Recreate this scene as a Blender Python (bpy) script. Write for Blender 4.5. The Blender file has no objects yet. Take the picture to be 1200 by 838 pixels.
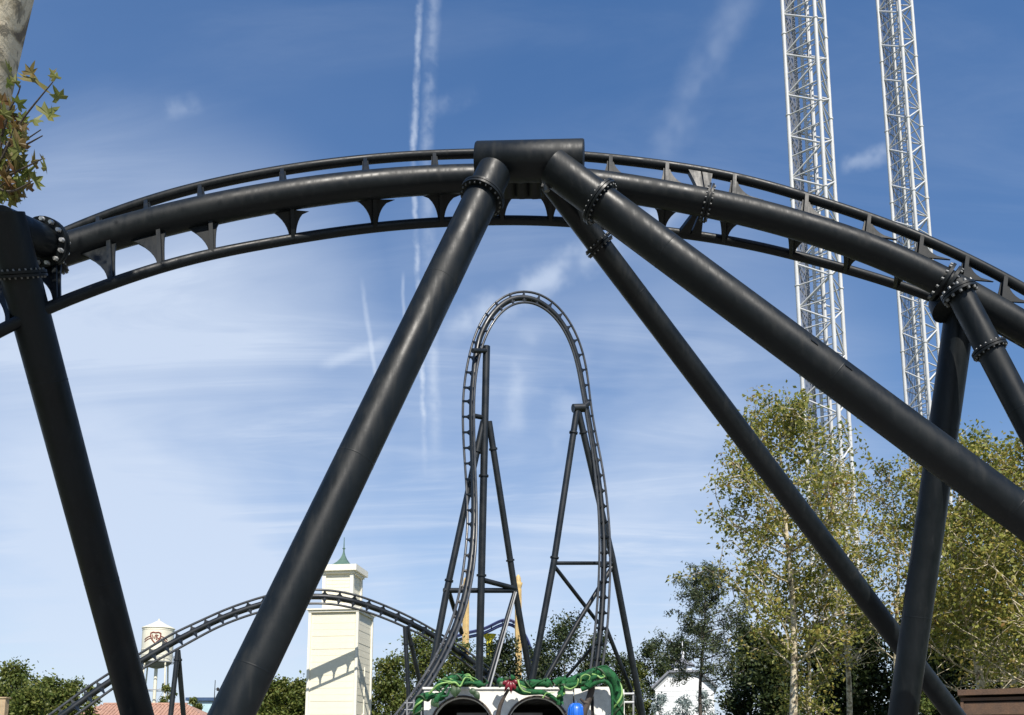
import bpy, math, random
import numpy as np
from mathutils import Vector, Matrix

S = bpy.context.scene
COL = S.collection
PI = math.pi
R = math.radians

# ------------------------------------------------------------------ camera, sky, sun, exposure
PITCH = R(8.5); CAMZ = 1.6; FPX = 1000.0; CX, CY = 600.0, 731.0
cam_d = bpy.data.cameras.new('camera'); cam = bpy.data.objects.new('camera', cam_d); COL.objects.link(cam)
cam.location = (0, 0, CAMZ); cam.rotation_euler = (PI/2 + PITCH, 0, 0)
cam_d.sensor_width = 36; cam_d.lens = 36*FPX/1200; cam_d.shift_y = (CY-419)/1200
cam_d.clip_start = 0.1; cam_d.clip_end = 9000
S.camera = cam
S.view_settings.view_transform = 'Standard'; S.view_settings.look = 'None'
S.view_settings.exposure = 0.50; S.view_settings.gamma = 1.0
S.view_settings.use_curve_mapping = False

SUN_EL, SUN_AZ = R(47), R(14)
sun_dir = Vector((math.sin(SUN_AZ)*math.cos(SUN_EL), -math.cos(SUN_AZ)*math.cos(SUN_EL), math.sin(SUN_EL)))
sl = bpy.data.lights.new('sun', 'SUN'); sl.energy = 4.3; sl.angle = R(0.5); sl.color = (1.0, 0.94, 0.85)
so = bpy.data.objects.new('sun', sl); COL.objects.link(so)
so.rotation_euler = sun_dir.to_track_quat('Z', 'Y').to_euler(); so.location = (0, -20, 60)

def P(px, py, d):
    r = (px-CX)/FPX*d; u = (CY-py)/FPX*d
    c, s = math.cos(PITCH), math.sin(PITCH)
    return np.array((r, d*c-u*s, CAMZ+d*s+u*c))

world = bpy.data.worlds.new('World'); S.world = world; world.use_nodes = True
wt = world.node_tree; wt.nodes.clear()
class NT:
    """small helper for wiring node maths"""
    def __init__(s, t): s.t = t
    def n(s, ty, **k):
        o = s.t.nodes.new(ty)
        for a, b in k.items(): setattr(o, a, b)
        return o
    def put(s, sock, v):
        if isinstance(v, bpy.types.NodeSocket): s.t.links.new(v, sock)
        else: sock.default_value = v
    def m(s, op, a, b=None, c=None, clamp=False):
        o = s.n('ShaderNodeMath', operation=op); o.use_clamp = clamp
        s.put(o.inputs[0], a)
        if b is not None: s.put(o.inputs[1], b)
        if c is not None: s.put(o.inputs[2], c)
        return o.outputs[0]
    def v(s, op, a, b=None):
        o = s.n('ShaderNodeVectorMath', operation=op); s.put(o.inputs[0], a)
        if b is not None: s.put(o.inputs[1], b)
        return o.outputs['Value'] if op == 'DOT_PRODUCT' else o.outputs[0]
    def ss(s, x, lo, hi, a=0.0, b=1.0):
        o = s.n('ShaderNodeMapRange', interpolation_type='SMOOTHSTEP'); s.put(o.inputs[0], x)
        o.inputs[1].default_value = lo; o.inputs[2].default_value = hi
        o.inputs[3].default_value = a; o.inputs[4].default_value = b
        return o.outputs[0]
    def noise(s, vec, scale, detail=4, rough=0.55, dist=0.0):
        o = s.n('ShaderNodeTexNoise'); s.put(o.inputs['Vector'], vec)
        o.inputs['Scale'].default_value = scale; o.inputs['Detail'].default_value = detail
        o.inputs['Roughness'].default_value = rough; o.inputs['Distortion'].default_value = dist
        return o.outputs['Fac']
    def mix(s, f, a, b, blend='MIX'):
        o = s.n('ShaderNodeMix', data_type='RGBA', blend_type=blend)
        s.put(o.inputs[0], f); s.put(o.inputs[6], a); s.put(o.inputs[7], b)
        return o.outputs[2]
    def ramp(s, f, stops):
        o = s.n('ShaderNodeValToRGB'); s.put(o.inputs[0], f)
        e = o.color_ramp.elements
        while len(e) < len(stops): e.new(0.5)
        for k, (p, c) in enumerate(stops): e[k].position = p; e[k].color = (*c, 1)
        return o.outputs[0]

N = NT(wt)
sky = N.n('ShaderNodeTexSky', sky_type='NISHITA'); sky.sun_disc = False
sky.sun_elevation = SUN_EL; sky.sun_rotation = math.atan2(sun_dir.x, sun_dir.y)
sky.altitude = 600; sky.air_density = 1.0; sky.dust_density = 0.7; sky.ozone_density = 2.2
tc = N.n('ShaderNodeTexCoord'); D = tc.outputs['Generated']
sep = N.n('ShaderNodeSeparateXYZ'); wt.links.new(D, sep.inputs[0])
zz = N.m('ADD', N.m('MAXIMUM', sep.outputs[2], 0.0), 0.18)
cmb = N.n('ShaderNodeCombineXYZ')
wt.links.new(N.m('DIVIDE', sep.outputs[0], zz), cmb.inputs[0]); wt.links.new(N.m('DIVIDE', sep.outputs[1], zz), cmb.inputs[1])
Q = cmb.outputs[0]                                   # high cloud layer coordinates
def scl(v, xyz, rot=0.0):
    o = N.n('ShaderNodeMapping'); N.put(o.inputs[0], v); o.inputs['Rotation'].default_value = (0, 0, rot); o.inputs['Scale'].default_value = xyz
    return o.outputs[0]
def unit(px, py):
    v = Vector(P(px, py, 1.0)) - Vector((0, 0, CAMZ)); return v.normalized()
warp = N.noise(Q, 1.6, 3); 
veil = N.noise(scl(Q, (0.55, 0.34, 1), 0.5), 1.0, 5, 0.55, 0.8)
fil = N.noise(scl(Q, (0.35, 1.9, 1), 0.35), 1.7, 8, 0.62, 1.6)
# broad thin veils: soft patches of cirrostratus standing at given bearings
def patch(px, py, rad):
    c = unit(px, py); return N.ss(N.v('DOT_PRODUCT', D, tuple(c)), math.cos(rad), math.cos(rad*0.15))
pt = N.m('MAXIMUM', patch(230, 510, 0.34), N.m('MULTIPLY', patch(660, 590, 0.42), 0.75))
pt = N.m('MAXIMUM', pt, N.m('MULTIPLY', patch(760, 520, 0.16), 0.55))
base_veil = N.m('MULTIPLY', N.ss(N.m('ADD', veil, N.m('MULTIPLY', N.m('SUBTRACT', fil, 0.5), 0.28)), 0.24, 0.68), N.m('ADD', N.m('MULTIPLY', pt, 0.78), 0.06))
fils = N.m('MULTIPLY', N.ss(fil, 0.48, 0.78), N.m('ADD', N.m('MULTIPLY', pt, 0.27), 0.06))
mask = N.m('ADD', base_veil, fils)
mask = N.m('ADD', mask, N.ss(N.m('ABSOLUTE', sep.outputs[2]), 0.0, 0.40, 0.62, 0.0))
def trail(p1, p2, w, op, soft=0.25, warpamp=0.008, pscale=18, plo=0.35, phi=0.6, nscale=26, strands=None):
    """a condensation trail along the great circle through two bearings"""
    global mask
    d1, d2 = unit(*p1), unit(*p2); nrm = d1.cross(d2).normalized(); mid = (d1+d2).normalized(); al = nrm.cross(mid).normalized()
    if al.dot(d2) < 0: al = -al
    half = math.tan(math.acos(max(-1, min(1, d1.dot(mid)))))
    m0 = N.m('MAXIMUM', N.v('DOT_PRODUCT', D, tuple(mid)), 0.05)
    a = N.m('DIVIDE', N.v('DOT_PRODUCT', D, tuple(nrm)), m0); b = N.m('DIVIDE', N.v('DOT_PRODUCT', D, tuple(al)), m0)
    nz = N.noise(D, nscale, 4, 0.6)
    a = N.m('ADD', a, N.m('MULTIPLY', N.m('SUBTRACT', nz, 0.5), warpamp*2))
    prof = None
    for off, ww, oo in (strands or [(0, w, 1.0)]):
        q = N.m('MULTIPLY', N.ss(N.m('ABSOLUTE', N.m('SUBTRACT', a, off)), 0.0, ww, 1.0, 0.0), oo)
        prof = q if prof is None else N.m('MAXIMUM', prof, q)
    win = N.ss(N.m('ABSOLUTE', b), half*(1-soft), half*(1+soft*0.4), 1.0, 0.0)
    pat = N.ss(N.noise(D, pscale, 3, 0.6), plo, phi, 0.15, 1.0)
    mask = N.m('ADD', mask, N.m('MULTIPLY', N.m('MULTIPLY', prof, win), N.m('MULTIPLY', pat, op)))
ST = [(0.006, 0.0045, 0.9), (-0.007, 0.010, 0.5)]
trail((505, -140), (491, 190), 0.01, 0.50, 0.10, 0.0035, 45, 0.30, 0.62, 60, ST)
trail((490, 150), (504, 540), 0.01, 0.52, 0.45, 0.004, 40, 0.30, 0.65, 60, ST)
trail((880, -20), (770, 190), 0.028, 0.17, 0.35, 0.012, 14, 0.38, 0.62)
trail((800, 240), (520, 390), 0.024, 0.50, 0.35, 0.012, 16, 0.36, 0.6)
trail((462, 398), (375, 430), 0.010, 0.22, 0.4, 0.006, 20, 0.3, 0.5)
trail((1045, 178), (985, 192), 0.013, 0.30, 0.4, 0.010, 30, 0.36, 0.6)
trail((235, 120), (190, 132), 0.011, 0.16, 0.5, 0.008, 30, 0.36, 0.6)
trail((560, 105), (505, 128), 0.014, 0.14, 0.5, 0.010, 30, 0.36, 0.6)
trail((424, 330), (445, 470), 0.004, 0.24, 0.4, 0.003, 30, 0.3, 0.55)
trail((472, 320), (474, 385), 0.003, 0.26, 0.4, 0.002, 30, 0.3, 0.55)
trail((622, 380), (600, 520), 0.022, 0.22, 0.4, 0.014, 14, 0.36, 0.6)
trail((690, 400), (640, 560), 0.026, 0.20, 0.4, 0.016, 14, 0.36, 0.6)
mask = N.m('MINIMUM', mask, 0.85)
gm = N.n('ShaderNodeGamma'); gm.inputs[1].default_value = 0.74; wt.links.new(sky.outputs[0], gm.inputs[0])
hs = N.n('ShaderNodeHueSaturation'); wt.links.new(gm.outputs[0], hs.inputs['Color'])
hs.inputs['Saturation'].default_value = 1.44; hs.inputs['Hue'].default_value = 0.508
colr = N.mix(mask, hs.outputs[0], (3.25, 3.72, 4.5, 1))
bg = N.n('ShaderNodeBackground'); bg.inputs['Strength'].default_value = 0.15
wt.links.new(colr, bg.inputs['Color'])
wo = N.n('ShaderNodeOutputWorld'); wt.links.new(bg.outputs[0], wo.inputs[0])

# ------------------------------------------------------------------ materials
def mat(name, build):
    m = bpy.data.materials.new(name); m.use_nodes = True; t = m.node_tree; t.nodes.clear()
    n = NT(t); out = n.n('ShaderNodeOutputMaterial'); b = n.n('ShaderNodeBsdfPrincipled')
    t.links.new(b.outputs[0], out.inputs[0]); g = n.n('ShaderNodeTexCoord'); build(n, b, g.outputs['Object'], out)
    return m
def bump(n, b, h, strength=0.2, dist=0.02):
    o = n.n('ShaderNodeBump'); o.inputs['Strength'].default_value = strength; o.inputs['Distance'].default_value = dist
    n.put(o.inputs['Height'], h); n.t.links.new(o.outputs[0], b.inputs['Normal'])
def paint(name, c, rough=0.4, var=0.35, scale=3.0, bmp=0.05, dirt=None, spec=0.5, metal=0.0):
    def f(n, b, co, out):
        z = n.noise(co, scale, 6, 0.6); z2 = n.noise(co, scale*9, 3, 0.6)
        lo = tuple(x*(1-var) for x in c); hi = tuple(min(1, x*(1+var)) for x in c)
        col = n.ramp(n.m('ADD', n.m('MULTIPLY', z, 0.75), n.m('MULTIPLY', z2, 0.25)), [(0.32, lo), (0.5, c), (0.68, hi)])
        if dirt:
            col = n.mix(n.ss(n.noise(co, scale*0.7, 7, 0.7), 0.56, 0.72, 0, 0.6), col, (*dirt, 1))
        n.put(b.inputs['Base Color'], col)
        n.put(b.inputs['Roughness'], n.ss(z, 0.3, 0.7, rough*0.8, min(1, rough*1.3)))
        b.inputs['Specular IOR Level'].default_value = spec; b.inputs['Metallic'].default_value = metal
        if bmp: bump(n, b, z2, bmp)
    return mat(name, f)
M = {}
def f(n, b, co, out):
    z = n.noise(co, 1.6, 7, 0.65); z2 = n.noise(co, 26.0, 4, 0.65)
    mp = n.n('ShaderNodeMapping'); n.put(mp.inputs[0], co); mp.inputs['Scale'].default_value = (7, 7, 0.55)
    runs = n.noise(mp.outputs[0], 1.5, 5, 0.6)          # old rain runs down the paint
    c = n.ramp(z, [(0.30, (0.0048, 0.0070, 0.0086)), (0.5, (0.0066, 0.0094, 0.0114)), (0.72, (0.0094, 0.0125, 0.0146))])
    c = n.mix(n.ss(runs, 0.52, 0.74, 0, 0.5), c, (0.019, 0.021, 0.021, 1))
    c = n.mix(n.ss(z2, 0.68, 0.76, 0, 0.4), c, (0.05, 0.052, 0.05, 1))
    n.put(b.inputs['Base Color'], c); n.put(b.inputs['Roughness'], n.ss(n.m('ADD', z, n.m('MULTIPLY', n.m('SUBTRACT', runs, 0.5), 0.8)), 0.3, 0.75, 0.36, 0.58))
    b.inputs['Specular IOR Level'].default_value = 0.25; bump(n, b, n.m('ADD', z2, n.m('MULTIPLY', z, 2.0)), 0.06, 0.01)
M['track'] = mat('slate_paint', f)
M['track_far'] = paint('slate_paint_far', (0.008, 0.011, 0.014), 0.42, 0.3, 1.0, 0)
M['rail'] = paint('rail_paint', (0.010, 0.012, 0.0135), 0.30, 0.25, 2.0, 0, (0.12, 0.12, 0.12))
M['bolt'] = paint('galvanised_bolt', (0.17, 0.175, 0.175), 0.55, 0.5, 9.0, 0, metal=0.6)
M['bolt_big'] = paint('bright_bolt', (0.62, 0.63, 0.63), 0.4, 0.2, 9.0, 0, metal=0.5)
M['sunlitrail'] = paint('sunlit_worn_rail', (0.055, 0.058, 0.062), 0.28, 0.3, 1.5, 0, (0.14, 0.14, 0.14))  # worn far rails, colour lightened to stand in for sun reflected off them
M['white'] = paint('white_paint', (0.54, 0.55, 0.55), 0.55, 0.16, 0.35, 0, (0.40, 0.405, 0.40))
M['grey'] = paint('grey_steel', (0.30, 0.31, 0.32), 0.45, 0.2, 1.0, 0)
M['cream'] = paint('cream_boards', (0.78, 0.735, 0.585), 0.65, 0.06, 1.2, 0.1, (0.62, 0.57, 0.44))
M['creamtrim'] = paint('cream_trim', (0.80, 0.77, 0.66), 0.6, 0.06, 1.2, 0.05)
M['copper'] = paint('green_copper', (0.08, 0.15, 0.12), 0.6, 0.3, 3.0, 0)
M['tank'] = paint('tank_cream', (0.74, 0.71, 0.58), 0.5, 0.10, 0.8, 0, (0.5, 0.44, 0.32))
M['redbrown'] = paint('emblem_red', (0.22, 0.05, 0.03), 0.6, 0.3, 1.0, 0)
M['tile'] = paint('terracotta', (0.40, 0.235, 0.17), 0.8, 0.35, 3.0, 0.2, (0.50, 0.36, 0.28))
M['plaster'] = paint('plaster', (0.62, 0.55, 0.44), 0.85, 0.15, 2.0, 0.1)
M['palecyan'] = paint('pale_blue_wall', (0.42, 0.60, 0.64), 0.7, 0.12, 1.0, 0)
M['darkblue'] = paint('dark_blue_roof', (0.04, 0.08, 0.16), 0.6, 0.2, 1.0, 0)
M['yellow'] = paint('yellow_paint', (0.56, 0.40, 0.17), 0.6, 0.25, 1.5, 0, (0.60, 0.51, 0.34))
M['bluerail'] = paint('blue_track', (0.03, 0.04, 0.13), 0.4, 0.2, 1.0, 0)
M['brightyellow'] = paint('bright_yellow', (0.70, 0.62, 0.05), 0.5, 0.15, 1.0, 0)
M['facade'] = paint('facade_white', (0.82, 0.81, 0.75), 0.75, 0.16, 5.0, 0.25, (0.46, 0.44, 0.37))
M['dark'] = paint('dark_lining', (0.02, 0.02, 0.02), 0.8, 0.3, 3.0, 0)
M['vine'] = paint('vine_green', (0.012, 0.092, 0.028), 0.6, 0.75, 9.0, 0.7, (0.01, 0.045, 0.02), spec=0.3)
M['vinelight'] = paint('vine_pale', (0.20, 0.36, 0.10), 0.4, 0.35, 5.0, 0.1)
M['vineleaf'] = paint('vine_leaf', (0.035, 0.07, 0.03), 0.5, 0.4, 5.0, 0.1)
M['petal'] = paint('petal_red', (0.17, 0.008, 0.02), 0.4, 0.4, 8.0, 0)
M['stem'] = paint('stem_brown', (0.07, 0.055, 0.045), 0.7, 0.35, 6.0, 0.3)
M['blue'] = paint('bright_blue', (0.015, 0.14, 0.62), 0.35, 0.2, 4.0, 0)
M['barn'] = paint('barn_white', (0.78, 0.79, 0.80), 0.7, 0.06, 1.0, 0.05)
M['slate'] = paint('grey_roof', (0.20, 0.21, 0.24), 0.7, 0.2, 2.0, 0.1)
M['wood'] = paint('brown_boards', (0.115, 0.068, 0.042), 0.75, 0.4, 3.0, 0.3, (0.09, 0.06, 0.04))
M['palewood'] = paint('pale_timber', (0.45, 0.33, 0.2), 0.75, 0.3, 3.0, 0.2)
M['glass'] = paint('dark_window', (0.03, 0.04, 0.05), 0.15, 0.2, 1.0, 0)
M['bark'] = paint('grey_bark', (0.17, 0.14, 0.105), 0.9, 0.4, 4.0, 0.5, (0.09, 0.075, 0.06))
M['darkbark'] = paint('dark_bark', (0.06, 0.05, 0.04), 0.9, 0.4, 4.0, 0.5)
def f(n, b, co, out):
    z = n.noise(co, 3.4, 4, 0.55, 1.0); z2 = n.noise(co, 9.0, 5, 0.65, 0.8)
    c = n.ramp(z, [(0.38, (0.15, 0.12, 0.08)), (0.43, (0.38, 0.32, 0.21)), (0.50, (0.62, 0.55, 0.40)), (0.58, (0.56, 0.48, 0.34)), (0.63, (0.27, 0.24, 0.14))])
    c = n.mix(n.ss(z2, 0.56, 0.64, 0, 0.8), c, (0.17, 0.15, 0.11, 1))
    n.put(b.inputs['Base Color'], c); b.inputs['Roughness'].default_value = 0.85; bump(n, b, z2, 0.5, 0.03)
M['planebark'] = mat('plane_tree_bark', f)
def foliage(name, stops, trans=0.35, per_object=False):
    def f(n, b, co, out):
        g = n.n('ShaderNodeNewGeometry')
        big = n.noise(co, 0.55, 3, 0.5)
        oi = n.n('ShaderNodeObjectInfo')
        r = n.m('ADD', n.m('MULTIPLY', oi.outputs['Random'] if per_object else g.outputs['Random Per Island'], 0.75), n.m('MULTIPLY', n.m('SUBTRACT', big, 0.5), 1.1), )
        r = n.m('ADD', r, 0.12, clamp=True)
        c = n.ramp(r, stops); n.put(b.inputs['Base Color'], c); b.inputs['Roughness'].default_value = 0.5
        b.inputs['Specular IOR Level'].default_value = 0.35
        tr = n.n('ShaderNodeBsdfTranslucent'); n.put(tr.inputs[0], c)
        mx = n.n('ShaderNodeMixShader'); mx.inputs[0].default_value = trans
        n.t.links.new(b.outputs[0], mx.inputs[1]); n.t.links.new(tr.outputs[0], mx.inputs[2]); n.t.links.new(mx.outputs[0], out.inputs[0])
    return mat(name, f)
M['autumn'] = foliage('autumn_leaves', [(0.0, (0.08, 0.115, 0.026)), (0.28, (0.19, 0.215, 0.045)), (0.6, (0.37, 0.37, 0.09)), (0.88, (0.42, 0.33, 0.085)), (1.0, (0.26, 0.13, 0.04))], 0.42)
M['olive'] = foliage('olive_leaves', [(0.0, (0.055, 0.085, 0.02)), (0.4, (0.13, 0.15, 0.03)), (0.75, (0.22, 0.20, 0.05)), (1.0, (0.26, 0.18, 0.045))], 0.42)
M['dark_green'] = foliage('dark_green_leaves', [(0.0, (0.014, 0.026, 0.009)), (0.5, (0.040, 0.062, 0.020)), (1.0, (0.095, 0.108, 0.034))], 0.2)
M['mid_green'] = foliage('mid_green_leaves', [(0.0, (0.05, 0.085, 0.018)), (0.5, (0.13, 0.165, 0.036)), (1.0, (0.23, 0.225, 0.06))], 0.35)
M['pine'] = foliage('pine_needles', [(0.0, (0.028, 0.048, 0.024)), (0.5, (0.075, 0.10, 0.048)), (1.0, (0.15, 0.17, 0.08))], 0.2)
M['glaucous'] = foliage('glaucous_leaves', [(0.0, (0.14, 0.20, 0.19)), (0.5, (0.30, 0.37, 0.36)), (1.0, (0.52, 0.57, 0.55))], 0.25)
M['planeleaf'] = foliage('plane_leaves', [(0.0, (0.06, 0.09, 0.022)), (0.3, (0.11, 0.11, 0.03)), (0.55, (0.15, 0.075, 0.032)), (1.0, (0.20, 0.075, 0.03))], 0.4)
M['nearleaf'] = foliage('near_plane_leaves', [(0.0, (0.15, 0.20, 0.045)), (0.35, (0.18, 0.19, 0.05)), (0.6, (0.20, 0.15, 0.05)), (0.8, (0.13, 0.065, 0.028)), (1.0, (0.20, 0.10, 0.035))], 0.4, True)
def f(n, b, co, out):
    z = n.noise(co, 0.4, 6, 0.6); z2 = n.noise(co, 14.0, 4, 0.6)
    c = n.ramp(z, [(0.35, (0.16, 0.15, 0.13)), (0.55, (0.24, 0.22, 0.19)), (0.7, (0.19, 0.18, 0.16))])
    n.put(b.inputs['Base Color'], c); b.inputs['Roughness'].default_value = 0.9; bump(n, b, z2, 0.3, 0.01)
M['paving'] = mat('concrete_paving', f)
def f(n, b, co, out):
    z = n.noise(co, 0.05, 6, 0.6); z2 = n.noise(co, 3.0, 5, 0.6)
    c = n.ramp(n.m('ADD', n.m('MULTIPLY', z, 0.6), n.m('MULTIPLY', z2, 0.4)), [(0.35, (0.05, 0.06, 0.02)), (0.5, (0.09, 0.10, 0.035)), (0.65, (0.16, 0.14, 0.07))])
    n.put(b.inputs['Base Color'], c); b.inputs['Roughness'].default_value = 0.95; bump(n, b, z2, 0.6, 0.05)
M['grass'] = mat('rough_grass', f)

# ------------------------------------------------------------------ mesh helpers
class MB:
    def __init__(s): s.v = []; s.f = []; s.sm = []
    def add(s, v, f, smooth=False):
        o = len(s.v); s.v += [tuple(map(float, p)) for p in v]; s.f += [tuple(i+o for i in q) for q in f]; s.sm += [smooth]*len(f); return s
    def box(s, c, x, y, z):
        """box about centre c with half-extent vectors x, y, z"""
        c, x, y, z = (np.asarray(k, float) for k in (c, x, y, z))
        v = [c+a*x+b*y+d*z for d in (-1, 1) for b in (-1, 1) for a in (-1, 1)]
        f = [(0, 2, 3, 1), (4, 5, 7, 6), (0, 1, 5, 4), (2, 6, 7, 3), (1, 3, 7, 5), (0, 4, 6, 2)]
        if np.dot(np.cross(x, y), z) < 0: f = [q[::-1] for q in f]
        return s.add(v, f)
    def abox(s, lo, hi):
        lo, hi = np.array(lo, float), np.array(hi, float); h = (hi-lo)/2
        return s.box((lo+hi)/2, (h[0], 0, 0), (0, h[1], 0), (0, 0, h[2]))
    def tube(s, pts, r, seg=12, caps=True):
        pts = np.asarray(pts, float); n = len(pts); r = np.broadcast_to(np.asarray(r, float), (n,))
        ok = np.r_[True, np.linalg.norm(np.diff(pts, axis=0), axis=1) > 1e-5]; pts, r = pts[ok], r[ok]; n = len(pts)
        t = np.gradient(pts, axis=0); t /= np.linalg.norm(t, axis=1)[:, None]+1e-12
        a = np.array((0, 0, 1.0)) if abs(t[0][2]) < 0.9 else np.array((1.0, 0, 0))
        u = np.cross(t[0], a); u /= np.linalg.norm(u); V = []
        ang = np.arange(seg)*2*PI/seg
        for i in range(n):
            u = u-np.dot(u, t[i])*t[i]; u /= np.linalg.norm(u); w = np.cross(t[i], u)
            V.append(pts[i]+r[i]*(np.cos(ang)[:, None]*u+np.sin(ang)[:, None]*w))
        V = np.concatenate(V); F = []
        for i in range(n-1):
            for k in range(seg):
                k2 = (k+1) % seg; F.append((i*seg+k, i*seg+k2, (i+1)*seg+k2, (i+1)*seg+k))
        s.add(V, F, True)
        if caps:
            s.add(V[:seg], [tuple(range(seg))[::-1]]); s.add(V[-seg:], [tuple(range(seg))])
        return s
    def build(s, name, m, parent=None):
        me = bpy.data.meshes.new(name); me.from_pydata(s.v, [], s.f); me.materials.append(m if not isinstance(m, str) else M[m])
        me.polygons.foreach_set('use_smooth', s.sm); me.update()
        return link(name, me, parent)
def link(name, me, parent=None):
    o = bpy.data.objects.new(name, me); COL.objects.link(o)
    if parent is not None: o.parent = parent
    return o
def thing(name, label, cat, loc=(0, 0, 0), group=None):
    """an Empty at the thing's base; parts are modelled in world space and offset here"""
    o = bpy.data.objects.new(name, None); COL.objects.link(o); o.location = loc; o.empty_display_size = 0.2
    return tag(o, label, cat, group)
def tag(o, label=None, cat=None, group=None, kind=None):
    if label: o['label'] = label
    if cat: o['category'] = cat
    if group: o['group'] = group
    if kind: o['kind'] = kind
    return o
def local(mb, loc):
    l = np.array(loc, float); mb.v = [tuple(np.array(p)-l) for p in mb.v]; return mb
def smooth_path(pts, n=300, sig=8):
    pts = np.asarray(pts, float); d = np.r_[0, np.cumsum(np.linalg.norm(np.diff(pts[:, :2], axis=0), axis=1))]
    s = np.linspace(0, d[-1], n); q = np.stack([np.interp(s, d, pts[:, k]) for k in range(pts.shape[1])], 1)
    k = int(3*sig); pad0 = 2*q[0]-q[1:k+1][::-1]; pad1 = 2*q[-1]-q[-k-1:-1][::-1]
    e = np.concatenate([pad0, q, pad1]); w = np.exp(-0.5*(np.arange(-k, k+1)/sig)**2); w /= w.sum()
    return np.stack([np.convolve(e[:, j], w, 'valid') for j in range(q.shape[1])], 1)
def unproj(q): return np.array([P(*p) for p in q])
def to_ground(a, b):
    """carry the line from a through b on to the ground"""
    a, b = np.array(a), np.array(b); k = a[2]/(a[2]-b[2]); return a+(b-a)*k
def nrm(v): v = np.asarray(v, float); return v/np.linalg.norm(v)
def flange_geo(mb, bolts, c, ax, r, thick=0.05, rf=1.3, nb=18, br=0.022, gap=0.012):
    """a pair of bolted plates around a tube, bolt heads go to their own mesh"""
    c = np.asarray(c, float); ax = nrm(ax)
    for s in (-1, 1):
        mb.tube([c+ax*s*gap*0.5, c+ax*s*(gap*0.5+thick)], r*rf, 28)
    a = np.array((0, 0, 1.0)) if abs(ax[2]) < 0.9 else np.array((1.0, 0, 0)); u = nrm(np.cross(ax, a)); w = np.cross(ax, u)
    for k in range(nb):
        t = 2*PI*k/nb; p = c+(u*math.cos(t)+w*math.sin(t))*r*(1+(rf-1)*0.55)
        for s in (-1, 1):
            bolts.tube([p+ax*s*(thick+gap*0.5), p+ax*s*(thick+gap*0.5+br*1.5)], [br, br*0.8], 6)
def tie_geo(mb, rail, spine, tan, rs, ext=(0.35, 0.35), wid=0.12, th=0.03, n=6, strut=True, strut_w=0.03):
    """strut from spine to rail plus the curved gusset that runs along the spine"""
    rail, spine = np.asarray(rail, float), np.asarray(spine, float); tan = nrm(tan); ra = rail-spine; L = np.linalg.norm(ra); ra /= L
    tan = nrm(tan-np.dot(tan, ra)*ra); nn = np.cross(tan, ra)
    if strut:
        mb.box(spine+ra*(rs*0.9+L)/2, tan*strut_w, nn*wid*0.5, ra*(L-rs*0.9)/2)
    base = rs*0.97; V = []
    for s in (-1, 1):
        for k in range(n+1):
            u = k/n; h = L-(L-base)*u; e = ext[1] if s > 0 else ext[0]
            o = 0.05+e*(1-math.sqrt(max(0, 1-u*u)))
            V.append(spine+ra*h+tan*s*o)
    m = n+1; front = [p+nn*th/2 for p in V]; back = [p-nn*th/2 for p in V]; A = front+back; F = []
    for k in range(n):
        F += [(k, k+1, m+k+1, m+k), (2*m+k, 3*m+k, 3*m+k+1, 2*m+k+1), (k+1, k, 2*m+k, 2*m+k+1), (m+k, m+k+1, 3*m+k+1, 3*m+k)]
    F.append((0, m, 3*m, 2*m)); mb.add(A, F)
def part(mb, name, m, parent, **k):
    r = parent
    while r.parent is not None: r = r.parent
    local(mb, r.location); return tag(mb.build(name, m, parent), **k)

# ------------------------------------------------------------------ ground
g = MB(); 
for (x0, x1) in ((-4000, -60), (-60, 60), (60, 4000)):
    for (y0, y1) in ((-3000, -40), (-40, 180), (180, 6000)):
        g.add([(x0, y0, 0), (x1, y0, 0), (x1, y1, 0), (x0, y1, 0)], [(0, 1, 2, 3)])
tag(g.build('ground', 'grass'), kind='structure')
g = MB().add([(-14, -25, .004), (14, -25, .004), (14, 24, .004), (-14, 24, .004)], [(0, 1, 2, 3)])
tag(g.build('path', 'paving'), kind='structure')

# ------------------------------------------------------------------ foreground coaster track
SP = [(-260, 480, 11.3), (-90, 368, 12.0), (-40, 340, 12.2), (0, 319, 12.4), (77, 292, 12.7), (130, 274.5, 12.9), (187, 259.5, 13.0), (240, 247, 13.1), (300, 234.5, 13.3), (387, 221, 13.6), (467, 213, 13.9), (557, 208.5, 14.1), (630, 209.5, 14.2), (705, 215.5, 14.2), (753, 224, 14.2), (807, 233.5, 14.2), (860, 243.5, 14.1), (933, 262.5, 14.0), (1026, 293, 13.9), (1104, 329, 13.7), (1150, 355, 13.6), (1200, 384, 13.4), (1290, 440, 13.2), (1400, 516, 13.0), (1560, 642, 12.6), (1700, 765, 12.2)]
UP = [(-260, 472, 11.9), (-90, 362, 12.6), (0, 308, 13.0), (53, 283, 13.2), (100, 261.5, 13.4), (174, 234.5, 13.6), (230, 219, 13.75), (280, 208.5, 13.9), (331, 199, 14.05), (387, 191, 14.2), (467, 183, 14.45), (557, 179.5, 14.5), (620, 179.5, 14.55), (685, 182.5, 14.5), (753, 190, 14.45), (807, 197.5, 14.4), (860, 206.5, 14.3), (933, 227, 14.2), (1026, 257, 14.0), (1088, 281.5, 13.8), (1150, 311, 13.65), (1200, 338, 13.5), (1290, 392, 13.3), (1400, 464, 13.1), (1560, 588, 12.7), (1700, 710, 12.3)]
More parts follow.
